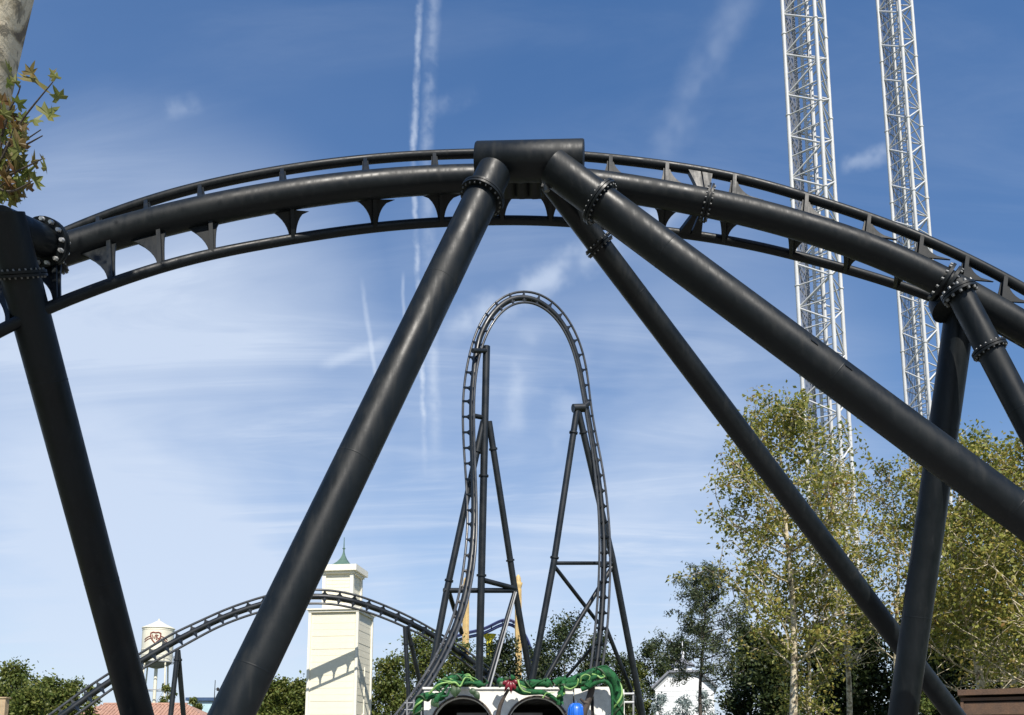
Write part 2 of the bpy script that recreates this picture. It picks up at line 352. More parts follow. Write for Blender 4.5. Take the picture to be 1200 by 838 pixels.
LO = [(-260, 552, 10.6), (-90, 436, 11.3), (0, 387, 11.7), (53, 361, 11.95), (134, 330.5, 12.4), (192, 311, 12.75), (250, 296.5, 13.1), (300, 287.5, 13.4), (387, 272.5, 13.9), (467, 263, 14.25), (557, 258, 14.5), (620, 257.5, 14.6), (673, 260, 14.7), (780, 271, 14.8), (860, 282, 14.8), (933, 299, 14.75), (995, 316, 14.7), (1057, 335, 14.6), (1101, 350, 14.5), (1150, 373, 14.35), (1200, 401, 14.2), (1290, 455, 14.0), (1400, 530, 13.8), (1560, 655, 13.4), (1700, 778, 13.0)]
sp, up, lo = (smooth_path(a, 620, 11) for a in (SP, UP, LO))
def at(path, px): return P(px, np.interp(px, path[:, 0], path[:, 1]), np.interp(px, path[:, 0], path[:, 2]))
def tan_at(path, px): return nrm(at(path, px+4)-at(path, px-4))
tr = thing('coaster_track', 'black arched coaster track sweeping across the whole foreground overhead', 'coaster track', P(620, 210, 14.2), 'black coaster track sections')
spine = part(MB().tube(unproj(sp[::3]), 0.222, 28), 'spine', 'track', tr)
part(MB().tube(unproj(up[::3]), 0.080, 16), 'rail', 'track', tr)
part(MB().tube(unproj(lo[::3]), 0.080, 16), 'rail', 'track', tr)
ties = [(12, 10, .6, .1), (67, 58, .75, .04), (131, 116, .80, .04), (189, 172, .80, .04), (249, 235, .75, .06), (343, 331, .50, .22), (439, 428, .36, .30), (517, 509, .30, .32), (588, 580, .26, .34), (645, 641, .22, .38), (712, 715, .14, .42), (776, 781, .1, .45), (849, 860, .08, .45), (928, 944, .08, .45), (992, 1017, .08, .45), (1051, 1079, .08, .44), (1100, 1132, .08, .40), (1148, 1177, .08, .40), (1195, 1222, .08, .40), (1250, 1275, .08, .40), (1310, 1333, .08, .40), (1372, 1394, .08, .40), (1440, 1460, .08, .40), (1510, 1528, .08, .40), (-60, -62, .6, .1), (-140, -142, .6, .1)]
for xl, xu, e0, e1 in ties:
    for path, x in ((lo, xl), (up, xu)):
        rp = at(path, x); xs = (x*0.7+(xl+xu)/2*0.3); s = at(sp, xs)
        post = path is up and x < 600; mb = MB(); tie_geo(mb, rp, s, tan_at(sp, xs), 0.222, (.07, .07) if post else (e0, e1), 0.12 if post else 0.16, 0.035, 8)
        part(mb, 'tie_plate', 'track', tr)
# bolted joint of the track right of the header
def ring(px, r, parent, name='flange', nb=20):
    mb, bo = MB(), MB(); flange_geo(mb, bo, at(sp, px), tan_at(sp, px), r, 0.035, 1.36, nb, 0.017)
    fl = part(mb, name, 'track', parent); part(bo, 'bolts', 'bolt', fl, kind='stuff')
ring(829, 0.222, tr); ring(64, 0.222, tr)
for path, x in ((up, 821), (lo, 808)):
    rp = at(path, x); xs = x+(6 if path is up else 16); s = at(sp, xs); ra = nrm(s-rp); tn = tan_at(path, x); tn = nrm(tn-np.dot(tn, ra)*ra); n2 = np.cross(tn, ra)
    L = np.linalg.norm(s-rp)-0.12
    for o in (-1, 1):   # two bolted gussets, one each side of the joint
        c = rp+tn*o*0.012; q = [c, c+tn*o*0.20, c+tn*o*0.17+ra*0.10, c+tn*o*0.05+ra*L, c+ra*L]; k = len(q)
        mb = MB(); mb.add([p+n2*0.05 for p in q]+[p-n2*0.05 for p in q], [tuple(range(k)), tuple(range(k, 2*k))[::-1]]+[((a_+1) % k, a_, k+a_, k+(a_+1) % k) for a_ in range(k)])
        part(mb, 'rail_joint', 'track', tr)
def leg(parent, a, b, r, fl=None, name='leg', nb=18, m='track', foot=True):
    a, b = np.array(a), np.array(b); e = to_ground(a, b) if foot else b
    t = np.linspace(0, 1, 14)[:, None]; L = part(MB().tube(a+(e-a)*t, r, 28), name, m, parent)
    if fl is not None:
        mb, bo = MB(), MB(); flange_geo(mb, bo, fl, nrm(e-a), r, 0.035, 1.32, nb, 0.016)
        f_ = part(mb, 'flange', m, L); part(bo, 'bolts', 'bolt', f_, kind='stuff')
    ax = nrm(e-a)
    for q in np.arange(2.2, np.linalg.norm(e-a)-1, 3.1):
        c = a+ax*q; part(MB().tube([c-ax*.012, c-ax*.005, c+ax*.005, c+ax*.012], [r*1.001, r*1.009, r*1.009, r*1.001], 28, False), 'weld_seam', m, L)
    if foot:
        h = r*2; part(MB().abox(e-np.array((h, h, 0.15)), e+np.array((h, h, 0.05))), 'foot_plate', m, parent)
    return L
def on(a, b, px, py):
    """point on the line a-b seen nearest pixel (px, py)"""
    best = min(np.linspace(0, 1, 600), key=lambda t: (lambda q: (q[0]-px)**2+(q[1]-py)**2)(proj(a+(b-a)*t)))
    return a+(b-a)*best
def proj(p):
    p = np.array(p)-np.array((0, 0, CAMZ)); c, s = math.cos(PITCH), math.sin(PITCH)
    d = p[1]*c+p[2]*s; u = -p[1]*s+p[2]*c; return (CX+p[0]/d*FPX, CY-u/d*FPX)
# central support: header tube with three legs
st = thing('track_support', 'three legged black tube support under the short fat header tube crowning the arch', 'support', tuple(P(620, 190, 13.3)*np.array((1, 1, 0))), 'black track supports')
h0, h1 = P(558.5, 190.5, 13.35), P(684, 188, 13.15); hx = nrm(h1-h0)
hd = part(MB().tube([h0, h0+hx*0.02, h1-hx*0.02, h1], [0.285, 0.298, 0.298, 0.285], 36), 'header_tube', 'track', st)
a, b = P(579, 202, 13.05), P(271.5, 838, 10.3); leg(st, a, b, 0.262, on(a, b, 570, 233), nb=22)
a, b = P(648, 196, 13.0), P(1200, 605.5, 12.0); leg(st, a, b, 0.268, on(a, b, 704, 236), nb=24)
mb = MB()
for px, py in ((955, 408), (992, 440)): 
    c = on(a, b, px, py)-nrm(np.array((0, 1, -.45)))*0.262; mb.box(c, nrm(b-a)*0.06, np.array((0, .02, .03)), np.array((0.0, -0.012, 0.008)))
part(mb, 'lug', 'track', st)
a, b = P(645, 212, 13.4), P(1118, 838, 16.2); leg(st, a, b, 0.185, on(a, b, 709, 282), nb=18)
# saddle under the header: short web plates and one bright lug
mb = MB()
for x in (596, 611, 626):
    mb.tube([P(x, 204, 13.5), P(x+1, 226, 13.9)], [0.11, 0.13], 10)
mb.box(P(612, 222, 13.85), (0.36, 0, 0), (0, 0.16, 0), (0, 0, 0.06))
part(mb, 'saddle', 'track', st); part(MB().tube([P(640, 217, 13.05), P(641, 224, 13.05)], [0.045, 0.045], 10), 'bolt', 'bolt', st)

# left support
st = thing('track_support', 'lone black post at the left edge with a bolted arm reaching to the track', 'support', tuple(P(10, 258, 11.4)*np.array((1, 1, 0))), 'black track supports')
a, b = P(4, 249, 11.45), P(161, 838, 14.6); leg(st, a, b, 0.262, on(a, b, 21, 322), name='post', nb=26)
c0, c1 = P(2, 262, 11.45), P(62, 287, 12.55)
part(MB().tube([c0, c1], [0.235, 0.235], 28), 'arm', 'track', st)
mb, bo = MB(), MB(); ax = nrm(c1-c0); flange_geo(mb, bo, P(53, 284, 12.35), ax, 0.24, 0.045, 1.45, 13, 0.036)
fl = part(mb, 'flange', 'track', st); part(bo, 'bolts', 'bolt_big', fl, kind='stuff')
# right support: fork under the track
st = thing('track_support', 'black forked support at the right edge under a bolted saddle on the track', 'support', tuple(P(1120, 350, 13.5)*np.array((1, 1, 0))), 'black track supports')
a, b = P(1122, 338, 13.35), P(1187, 462, 12.9); leg(st, a, b, 0.188, on(a, b, 1157, 411), nb=18)
a, b = P(1128, 345, 13.9), P(1058, 838, 14.4); leg(st, a, b, 0.232)
mb, bo = MB(), MB()
cs = at(sp, 1108); tt = tan_at(sp, 1108); flange_geo(mb, bo, cs, tt, 0.235, 0.05, 1.33, 14, 0.026, 0.05)
cs = P(1124, 343, 13.3); flange_geo(mb, bo, cs, nrm(np.array(P(1187, 462, 12.9))-P(1122, 338, 13.35)), 0.19, 0.04, 1.35, 12, 0.028)
mb.tube([P(1105, 352, 13.9), P(1112, 362, 13.75)], [0.23, 0.26], 20)
fl = part(mb, 'saddle', 'track', st); part(bo, 'bolts', 'bolt', fl, kind='stuff')

# ------------------------------------------------------------------ far track helpers
def far_track(name_label, A, B, tmix, back, r_sp, step, group='black coaster track sections', rail_r=0.075, railmat='rail', flip=None):
    A, B = smooth_path(A, 500, 9), smooth_path(B, 900, 14)
    da = np.r_[0, np.cumsum(np.linalg.norm(np.diff(A[:, :2], axis=0), axis=1))]
    # partner point on B, ordered along the track
    idx = [int(np.argmin(np.linalg.norm(B[:, :2]-p[:2], axis=1))) for p in A]; Bm = B[np.maximum.accumulate(idx)]
    k = np.ones(31)/31; pad = lambda x: np.r_[2*x[0]-x[1:16][::-1], x, 2*x[-1]-x[-16:-1][::-1]]
    Bm = np.stack([np.convolve(pad(Bm[:, j]), k, 'valid') for j in range(3)], 1)
    s = np.linspace(0, 1, len(A)); tm = np.interp(s, *zip(*tmix)); bk = np.interp(s, *zip(*back))
    Sx = A+(Bm-A)*tm[:, None]; Sx[:, 2] += bk
    a3, b3, s3 = unproj(A), unproj(Bm), unproj(Sx)
    t = thing('coaster_track', name_label, 'coaster track', tuple(s3[len(s3)//2]), group)
    part(MB().tube(s3[::2], r_sp, 14), 'spine', 'track_far', t)
    part(MB().tube(a3[::2], rail_r, 8), 'rail', railmat, t); part(MB().tube(b3[::2], rail_r, 8), 'rail', railmat, t)
    tg = np.gradient(s3, axis=0)
    pos = np.arange(step*0.5, da[-1], step)
    for q in pos:
        i = int(np.searchsorted(da, q)); i = min(i, len(A)-1)
        mb = MB()
        for rp in (a3[i], b3[i]): tie_geo(mb, rp, s3[i], tg[i], r_sp, (0.16, 0.16), 0.16, 0.04, 3, True, 0.055)
        part(mb, 'tie_plate', 'track_far', t)
    return t, s3, da
# tall loop: left (outer) trace from bottom left over the top and down the right
A = [(440, 866, 44), (462, 840, 45), (476.5, 822, 46), (494, 799.5, 47), (508, 775, 48), (520.7, 750, 49.2), (529.5, 732, 50), (538, 700, 51.5), (543, 668, 52.6), (546.5, 641, 53.6), (548.4, 617, 54.2), (548, 591, 54.8), (546, 559, 55.3), (544, 533, 55.6), (542.5, 508, 55.8), (541.7, 478, 56), (542.5, 460, 56.2), (544, 447, 56.4), (547.5, 424, 56.7), (552, 405, 57), (557.6, 387, 57.3), (563, 375, 57.6), (573, 358, 58), (588.5, 344, 58.5), (607, 338, 59), (623.6, 338.5, 59.3), (638.6, 344, 59.6), (652, 354, 59.8), (663.7, 368, 60), (673.7, 385, 60.1), (682, 405, 60.2), (688, 430, 60.2), (691, 464, 60.1), (693.7, 488, 60), (698.8, 512, 59.8), (703.8, 535, 59.5), (708, 557, 59.3), (711, 582, 59), (714, 612, 58.5), (715.5, 642, 58), (715.2, 672, 57.5), (714, 700, 57), (712.3, 734, 56.4), (709.5, 757, 56), (706, 782, 55.5), (700, 815, 55), (693, 850, 54.5)]
B = [(458, 866, 43.6), (476.5, 838, 44.6), (490.6, 822, 45.5), (508, 798, 46.5), (520.7, 776, 47.5), (533, 750, 48.7), (543.6, 723, 50), (550, 700, 51), (555, 675, 52), (558.3, 644, 53), (559.3, 615, 53.8), (559, 590, 54.2), (557.6, 567, 54.6), (556.2, 533, 54.9), (555.3, 500, 55.1), (555, 470, 55.3), (555.3, 447, 55.6), (557.6, 430, 55.9), (562, 410, 56.1), (568, 390, 56.4), (578.5, 371, 56.8), (588.5, 358, 57.2), (602, 349.5, 57.8), (617, 347, 58.4), (630, 351, 58.8), (645, 361.5, 59.1), (657, 375, 59.3), (667, 392, 59.4), (675, 417, 59.5), (680, 443, 59.5), (684, 467, 59.4), (688.7, 493, 59.3), (693, 520, 59.1), (697, 550, 58.9), (700.3, 577, 58.7), (702.3, 600, 58.4), (703, 630, 58), (702.6, 663, 57.5), (701.3, 695, 57), (698.5, 730, 56.4), (696, 752, 56), (692.8, 783, 55.5), (687, 818, 55), (680, 852, 54.5)]
lt, ls3, lda = far_track('very tall narrow black loop of coaster track at the centre of the view', A, B,
    [(0, .62), (.12, .6), (.24, .7), (.3, .82), (.40, .82), (.44, .5), (.5, .5), (.55, .75), (.65, .85), (.72, .75), (.8, .6), (1, .5)], [(0, .45), (.15, .40), (.25, .2), (.40, .2), (.45, .05), (.5, .05), (.6, .15), (.7, .3), (.8, .5), (1, .5)], 0.20, 18.0, rail_r=0.082, railmat='sunlitrail')
# low hump in front of the cream tower
A = [(30, 857, 50.5), (61, 836, 51), (103, 805, 52), (125, 791, 52.3), (163, 766.5, 53), (201, 743, 53.6), (250, 720.5, 54.2), (268, 712.5, 54.4), (306.6, 699.5, 54.8), (330, 694, 55), (356.5, 690.6, 55.2), (383, 691, 55.6), (405, 694.3, 56), (421.6, 698.4, 56.4), (450, 709, 57.2), (480, 722.5, 58), (510, 739, 59), (545, 761, 60), (575, 784, 61), (605, 812, 62), (630, 840, 63)]
B = [(60, 858, 49.9), (91.5, 836.5, 50.4), (133, 806, 51.4), (170.6, 781, 52.1), (210, 759.5, 52.9), (250, 737, 53.6), (268, 729, 53.9), (303, 717, 54.3), (328, 711, 54.5), (349, 707.4, 54.7), (383, 706.5, 55.1), (405, 710, 55.5), (421.6, 714, 55.9), (450, 724, 56.6), (480, 737, 57.3), (506, 750, 58.1), (535, 769, 59.2), (565, 792, 60.4), (590, 815, 61.4), (612, 842, 62.4)]
A = [(x, y, d+1.0) for x, y, d in A]; B = [(x, y, d+1.0) for x, y, d in B]
ht, hs3, hda = far_track('low hump of black coaster track passing in front of the cream tower', A, B, [(0, .5), (1, .5)], [(0, .42), (.4, .2), (1, .42)], 0.20, 18.3, rail_r=0.08, railmat='sunlitrail')

def far_support(label, loc, group='black track supports'):
    return thing('track_support', label, 'support', (loc[0], loc[1], 0), group)
def far_leg(st, pts, r, name='leg', flange_at=(), m='track_far', ground=True):
    q = [P(*p) for p in pts]
    if ground: q.append(to_ground(q[-2], q[-1]))
    o = part(MB().tube(q, r, 14), name, m, st)
    for t in flange_at:
        c = q[0]+(q[1]-q[0])*t; ax = nrm(q[1]-q[0])
        part(MB().tube([c-ax*0.06, c+ax*0.06], [r*1.32]*2, 16), 'flange', m, o)
    return o
st = far_support('black support tower with one tall upright column and braced legs left of the loop', P(566, 600, 55))
far_leg(st, [(570.2, 406, 56.6), (560.5, 838, 54.5)], 0.245, 'column', (0.36, 0.63))
far_leg(st, [(566.5, 494, 56.2), (523, 695, 54.4), (496, 838, 53)], 0.215, 'leg', (0.18, 0.93))
far_leg(st, [(573, 494, 56.2), (602, 683, 56.6), (629, 838, 57)], 0.215, 'leg', (0.17, 0.86))
far_leg(st, [(520, 692, 54.3), (604, 692, 56.6)], 0.17, 'crossbeam', ground=False)
far_leg(st, [(567, 680, 55.2), (605, 690, 56.6)], 0.17, 'crossbeam', ground=False)
far_leg(st, [(525, 690, 54.4), (541, 742, 57.5)], 0.15, 'brace', ground=False)
far_leg(st, [(603, 694, 56.5), (568, 812, 53.5)], 0.14, 'brace')
far_leg(st, [(605, 694, 56.3), (573.5, 808, 53.2)], 0.055, 'brace', m='grey')
for y in (409, 488): far_leg(st, [(569, y+2, 56.4), (554, y-1+(0 if y > 450 else 3), 55.6)], 0.16, 'arm', ground=False)
st = far_support('black A shaped support with crossed braces right of the loop', P(690, 600, 58))
far_leg(st, [(676, 481, 59), (649, 659, 57.5), (616, 838, 56)], 0.225, 'leg', (0.15, 0.97))
far_leg(st, [(677.5, 481, 59.1), (717.5, 653, 59.6), (753, 838, 60)], 0.225, 'leg', (0.15,))
far_leg(st, [(652, 660, 57.6), (720, 660, 59.6)], 0.13, 'crossbeam', ground=False)
far_leg(st, [(650, 664, 57.6), (701, 730, 59.5)], 0.135, 'brace', ground=False)
far_leg(st, [(717, 665, 59.6), (676, 731, 58), (640, 795, 57), (612, 842, 56)], 0.16, 'brace')
far_leg(st, [(710, 735, 60), (741, 813, 61)], 0.15, 'brace')
far_leg(st, [(700, 752, 60), (664, 793, 61)], 0.12, 'brace')
far_leg(st, [(671.5, 478.5, 58.9), (684.5, 478, 59.2)], 0.30, 'head_tube', ground=False); far_leg(st, [(682, 478, 59.2), (689, 473, 59.6)], 0.2, 'arm', ground=False)
st = far_support('short black A shaped support under the hump near the water tower', P(207, 800, 53))
far_leg(st, [(208.5, 762, 53.4), (200, 838, 52.6)], 0.155, flange_at=(0.15,)); far_leg(st, [(208.5, 762, 53.5), (215, 838, 54.2)], 0.155, flange_at=(0.15,))
st = far_support('short black A shaped support under the hump right of the cream tower', P(478, 780, 57))
far_leg(st, [(474.5, 734, 57.3), (480, 838, 56.6)], 0.15, flange_at=(0.2,)); far_leg(st, [(477, 734, 57.6), (501, 838, 59)], 0.15, flange_at=(0.2,))

# ------------------------------------------------------------------ white lattice towers
def lattice(label, px, d, a, rot, H, pan):
    base = P(px, 880, d); base = np.array((base[0], base[1], 0)); t = thing('lattice_tower', label, 'drop tower', tuple(base), 'white lattice drop towers')
    cr = [np.array((math.cos(rot+k*PI/2)*a/math.sqrt(2), math.sin(rot+k*PI/2)*a/math.sqrt(2), 0)) for k in range(4)]
    for c in cr:
        m = MB().tube([c+np.array((0, 0, z)) for z in (0, H)], 0.25, 10); m.build('leg', 'white', t)
    shared = {}
    for k in range(4):
        c0, c1 = cr[k], cr[(k+1) % 4]
        for j in range(int(H/pan)):
            z0, z1 = j*pan, (j+1)*pan
            for nm in ('strut', 'brace'):
                key = (nm, k, j % 2)
                if key not in shared:
                    if nm == 'strut': o = MB().tube([c0, c1], 0.085, 6).build('strut', 'white', t)
                    else:
                        e0, e1 = (c0, c1) if (j+k) % 2 == 0 else (c1, c0)
                        o = MB().tube([e0, e1+np.array((0, 0, pan))], 0.115, 6).build('brace', 'white', t)
                    shared[key] = o.data
                else: o = link(nm, shared[key], t)
                o.location = (0, 0, z0)
    for c in cr:   # bolted section joints of the legs
        m = MB()
        for z in np.arange(pan*4, H, pan*4): m.tube([c+np.array((0, 0, z-.07)), c+np.array((0, 0, z+.12))], 0.33, 10)
        tag(m.build('section_joints', 'white', t), kind='stuff')
    # guide rails, ladder and cable run inside
    for k, (x, y, r_) in enumerate(((0.55, 0.1, 0.24), (-0.35, 0.5, 0.22), (0.1, -0.55, 0.16))):
        MB().tube([(x, y, 0), (x, y, H)], r_, 8).build('guide_rail', 'white' if k < 2 else 'grey', t)
    m = MB()
    for z in np.arange(0.3, H, 0.6): m.tube([(0.55, 0.1, z), (-0.35, 0.5, z)], 0.06, 5, False); m.tube([(0.1, -0.55, z+.3), (0.55, 0.1, z+.3)], 0.05, 5, False)
    tag(m.build('rungs', 'white', t), kind='stuff')
    m = MB()
    for k in range(9):
        q = cr[2]*(1-k/8)*0.86+cr[3]*(k/8)*0.86; m.tube([q, q+np.array((0, 0, H))], 0.055, 4, False)
    m.build('cables', 'slate', t)
    return t
lattice('white steel lattice tower, left and wider of the two, rising out of frame', 991, 100, 4.15, R(-83), 128, 3.0)
lattice('white steel lattice tower, right and slimmer of the two, rising out of frame', 1114, 117, 3.5, R(-102), 150, 3.0)

# ------------------------------------------------------------------ cream boarded tower
cx, cyb = P(396, 880, 60.8)[:2]; yaw = -R(18.8-11.5)
t = thing('boarded_tower', 'cream boarded square tower with a green capped lantern, crossed by a track shadow', 'tower', (cx, cyb, 0)); t.rotation_euler = (0, 0, yaw)
def lbox(name, lo_, hi_, m, parent=t): return MB().abox(lo_, hi_).build(name, m, parent)
W = 1.70; HB = 11.36
def tapered(name, w0, w1, z0, z1, m):
    v = [(sx*w, sy*w, z) for z, w in ((z0, w0), (z1, w1)) for sy in (-1, 1) for sx in (-1, 1)]
    return MB().add(v, [(0, 2, 3, 1), (4, 5, 7, 6), (0, 1, 5, 4), (2, 6, 7, 3), (1, 3, 7, 5), (0, 4, 6, 2)]).build(name, m, t)
tapered('core', W+.06, W, 0, HB, 'cream')
rng = np.random.default_rng(3); bh = 0.46; shared = {}
def board_mesh(w, h): # a clapboard, thicker at its lower edge
    return MB().add([(-w, -0.022, 0), (w, -0.022, 0), (w, -0.008, h), (-w, -0.008, h), (-w, 0.02, 0), (w, 0.02, 0), (w, 0.02, h), (-w, 0.02, h)],
                    [(0, 1, 2, 3), (5, 4, 7, 6), (4, 5, 1, 0), (3, 2, 6, 7), (1, 5, 6, 2), (4, 0, 3, 7)])
for k in range(4):
    for j in range(int(HB/bh)):
        if 'b' not in shared: o = board_mesh(W-0.13, bh).build('clapboard', 'cream', t); shared['b'] = o.data
        else: o = link('clapboard', shared['b'], t)
        an = k*PI/2; w = W+0.06-0.06*j*bh/HB
        o.location = (math.sin(an)*w+rng.normal()*.004, -math.cos(an)*w+rng.normal()*.004, j*bh); o.rotation_euler = (0, 0, an)
for sx in (-1, 1):
    for sy in (-1, 1): lbox('corner_board', (sx*W*0.955-.09, sy*W*0.955-.09, 0), (sx*W*0.955+.09, sy*W*0.955+.09, HB), 'creamtrim').scale = (1.07, 1.07, 1)
lbox('cornice', (-W-.16, -W-.16, HB), (W+.16, W+.16, HB+.16), 'creamtrim'); lbox('cornice', (-W-.26, -W-.26, HB+.16), (W+.26, W+.26, HB+.27), 'creamtrim')
LW = 1.02; L0 = HB+.27; L1 = L0+2.65
lbox('lantern', (-LW, -LW, L0), (LW, LW, L1), 'cream')
lbox('lantern_base', (-LW-.10, -LW-.10, L0), (LW+.10, LW+.10, L0+.5), 'creamtrim')
for sx in (-1, 1):
    for sy in (-1, 1): lbox('corner_board', (sx*LW-.13, sy*LW-.13, L0+.5), (sx*LW+.13, sy*LW+.13, L1), 'creamtrim')
for k in range(4):
    for j in range(7):
        if 'c' not in shared: o = board_mesh(LW-0.16, 0.27).build('clapboard', 'cream', t); shared['c'] = o.data
        else: o = link('clapboard', shared['c'], t)
        an = k*PI/2; o.location = (math.sin(an)*LW, -math.cos(an)*LW, L0+.55+j*.27); o.rotation_euler = (0, 0, an)
lbox('cap_moulding', (-LW-.22, -LW-.22, L1), (LW+.22, LW+.22, L1+.18), 'creamtrim'); lbox('cap_moulding', (-LW-.42, -LW-.42, L1+.18), (LW+.42, LW+.42, L1+.62), 'creamtrim')
prof = [(0.86, 0), (0.86, .06), (.60, .22), (.38, .44), (.20, .72), (.10, .98), (.055, 1.2)]; z0 = L1+.62; v = []; f_ = []
for r_, z in prof: v += [(-r_, -r_, z0+z), (r_, -r_, z0+z), (r_, r_, z0+z), (-r_, r_, z0+z)]
for i in range(len(prof)-1):
    for k in range(4): f_.append((i*4+k, i*4+(k+1) % 4, i*4+4+(k+1) % 4, i*4+4+k))
MB().add(v, f_).build('roof', 'copper', t)
MB().tube([(0, 0, z0+1.1), (0, 0, z0+1.5), (0, 0, z0+2.35)], [.075, .05, .022], 8).build('spire', 'copper', t)
MB().tube([(0, 0, z0+1.42), (0, 0, z0+1.5), (0, 0, z0+1.58)], [.04, .12, .04], 8).build('finial', 'copper', t)
m = MB().abox((-W-.34, -.25, 6.95), (-W-.06, .05, 7.15)); m.tube([(-W-.24, -.1, 7.05), (-W-.24, -.1, 6.5)], [.16, .2], 10); m.tube([(-W-.24, -.1, 7.4), (-W-.24, -.1, 7.05)], [.05, .16], 10); m.build('wall_lamp', 'dark', t)
m = MB(); m.abox((W+.05, .10, 4.2), (W+.11, .16, 7.6)); m.abox((W+.05, -.2, 4.1), (W+.13, .45, 4.22)); m.build('conduit', 'creamtrim', t)

# ------------------------------------------------------------------ water tower
bx, by = P(177, 880, 112)[:2]
t = thing('water_tower', 'cream water tower with a conical roof and a faded red shield emblem', 'water tower', (bx, by, 0))
zt0, zt1, rt = P(187, 774, 112)[2], P(187, 734, 112)[2], 1.98
MB().tube([(0, 0, zt0), (0, 0, zt1)], rt, 32, False).build('tank', 'tank', t)
MB().tube([(0, 0, zt1-.02), (0, 0, zt1+.10), (0, 0, zt1+.62), (0, 0, zt1+1.15)], [rt+.10, rt+.10, rt*.5, .06], 32).build('roof', 'tank', t)
MB().tube([(0, 0, zt1+1.1), (0, 0, zt1+1.35)], .12, 10).build('finial', 'tank', t)
MB().tube([(0, 0, zt0+.02), (0, 0, zt0-.35), (0, 0, zt0-.75), (0, 0, zt0-.95)], [rt, rt*.86, rt*.5, .1], 32).build('tank_bottom', 'slate', t)
m = MB()
for z in (zt0+.05, zt0+1.5, zt1-.25):
    m.tube([((rt+.01)*math.cos(a), (rt+.01)*math.sin(a), z) for a in np.linspace(0, 2*PI, 33)], .04, 5, False)
m.build('hoop', 'tank', t)
m = MB(); m.tube([((rt+.28)*math.cos(a), (rt+.28)*math.sin(a), zt0-.1) for a in np.linspace(0, 2*PI, 33)], .06, 5, False); m.tube([((rt+.28)*math.cos(a), (rt+.28)*math.sin(a), zt0+.75) for a in np.linspace(0, 2*PI, 33)], .03, 5, False)
for a in np.linspace(0, 2*PI, 17): m.tube([((rt+.28)*math.cos(a), (rt+.28)*math.sin(a), zt0-.1), ((rt+.28)*math.cos(a), (rt+.28)*math.sin(a), zt0+.75)], .025, 4)
m.build('balcony', 'grey', t)
for k in range(4):
    a = PI/4+k*PI/2+.25; m = MB().tube([(rt*.9*math.cos(a), rt*.9*math.sin(a), zt0+.1), (rt*1.25*math.cos(a), rt*1.25*math.sin(a), 0)], .11, 8); m.build('leg', 'tank', t)
for k in range(4):
    a, b = PI/4+k*PI/2+.25, PI/4+(k+1)*PI/2+.25
    for z in (4.4, 9.6):
        q = rt*(1.25-.35*z/zt0); MB().tube([(q*math.cos(a), q*math.sin(a), z), (q*math.cos(b), q*math.sin(b), z)], .07, 6).build('strut', 'grey', t)
    for z0_, z1_ in ((0.1, 4.4), (4.4, 9.6)):
        q0, q1 = rt*(1.25-.35*z0_/zt0), rt*(1.25-.35*z1_/zt0); MB().tube([(q0*math.cos(a), q0*math.sin(a), z0_), (q1*math.cos(b), q1*math.sin(b), z1_)], .035, 5).build('brace', 'grey', t)
MB().tube([(0, 0, 0), (0, 0, zt0-.9)], .22, 10).build('riser_pipe', 'tank', t)
# emblem: shield outline, two letters and a ribbon, bent round the tank
face = math.atan2(-by, -bx)-R(9)
def bend(p, lift=.02): # p = (along, up)
    a = face+p[0]/rt; return ((rt+lift)*math.cos(a), (rt+lift)*math.sin(a), zt0+3.05+p[1])
sh = [(-.62, .55), (-.30, .68), (0, .60), (.30, .68), (.62, .55), (.60, .10), (.42, -.32), (0, -.80), (-.42, -.32), (-.60, .10), (-.62, .55)]
m = MB(); dn = []
for (x0, y0), (x1, y1) in zip(sh[:-1], sh[1:]): dn += [(x0+(x1-x0)*k/3, y0+(y1-y0)*k/3) for k in range(3)]
dn.append(sh[-1]); m.tube([bend(p) for p in dn], .085, 5, False)
for stroke in ([(-.40, .36), (-.30, -.22), (-.20, .18), (-.10, -.22), (-.02, .36)], [(.10, .36), (.10, -.30)], [(.10, .36), (.32, .26), (.12, .06), (.36, -.10), (.10, -.30)]):
    m.tube([bend(p) for p in stroke], .06, 5)
for s in (-1, 1):
    for dy in (0.0, -.30):
        m.tube([bend((s*(.62+.9*k/6), dy+.16-.42*(k/6)**1.5)) for k in range(7)], .06, 5)
m.build('emblem', 'redbrown', t)

# ------------------------------------------------------------------ small far buildings on the left
def hip(name, label, cat, lo_, hi_, eave, ridge, inset, wallm, roofm, tiles=True, over=.4):
    c = ((lo_[0]+hi_[0])/2, (lo_[1]+hi_[1])/2, 0); t = thing(name, label, cat, c)
    x, y = (hi_[0]-lo_[0])/2, (hi_[1]-lo_[1])/2
    MB().abox((-x, -y, 0), (x, y, eave)).build('wall', wallm, t)
    X, Y = x+over, y+over; m = MB()
    q = [(-X, -Y, eave), (X, -Y, eave), (X, Y, eave), (-X, Y, eave), (-X+inset, 0, ridge), (X-inset, 0, ridge)]
    m.add(q, [(0, 1, 5, 4), (2, 3, 4, 5), (1, 2, 5), (3, 0, 4), (3, 2, 1, 0)]); rf = m.build('roof', roofm, t)
    if tiles:
        m = MB()
        for k in np.arange(-X+.15, X, .35):
            e = max(0, min(1, (X-abs(k))/inset)); a = np.array((k, -Y-.02, eave+.02)); b = np.array((k, -Y*(1-e), eave+(ridge-eave)*e+.02)); m.tube([a, b], .09, 5)
        tag(m.build('roof_tiles', roofm, rf), kind='stuff')
        MB().tube([(-X+inset, 0, ridge+.05), (X-inset, 0, ridge+.05)], .13, 6).build('ridge', roofm, rf)
    for k in np.linspace(-x*.75, x*.75, 5):
        w = MB().abox((k-.5, -y-.04, 1.0), (k+.5, -y+.02, eave-.7)).build('window', 'glass', t)
    return t
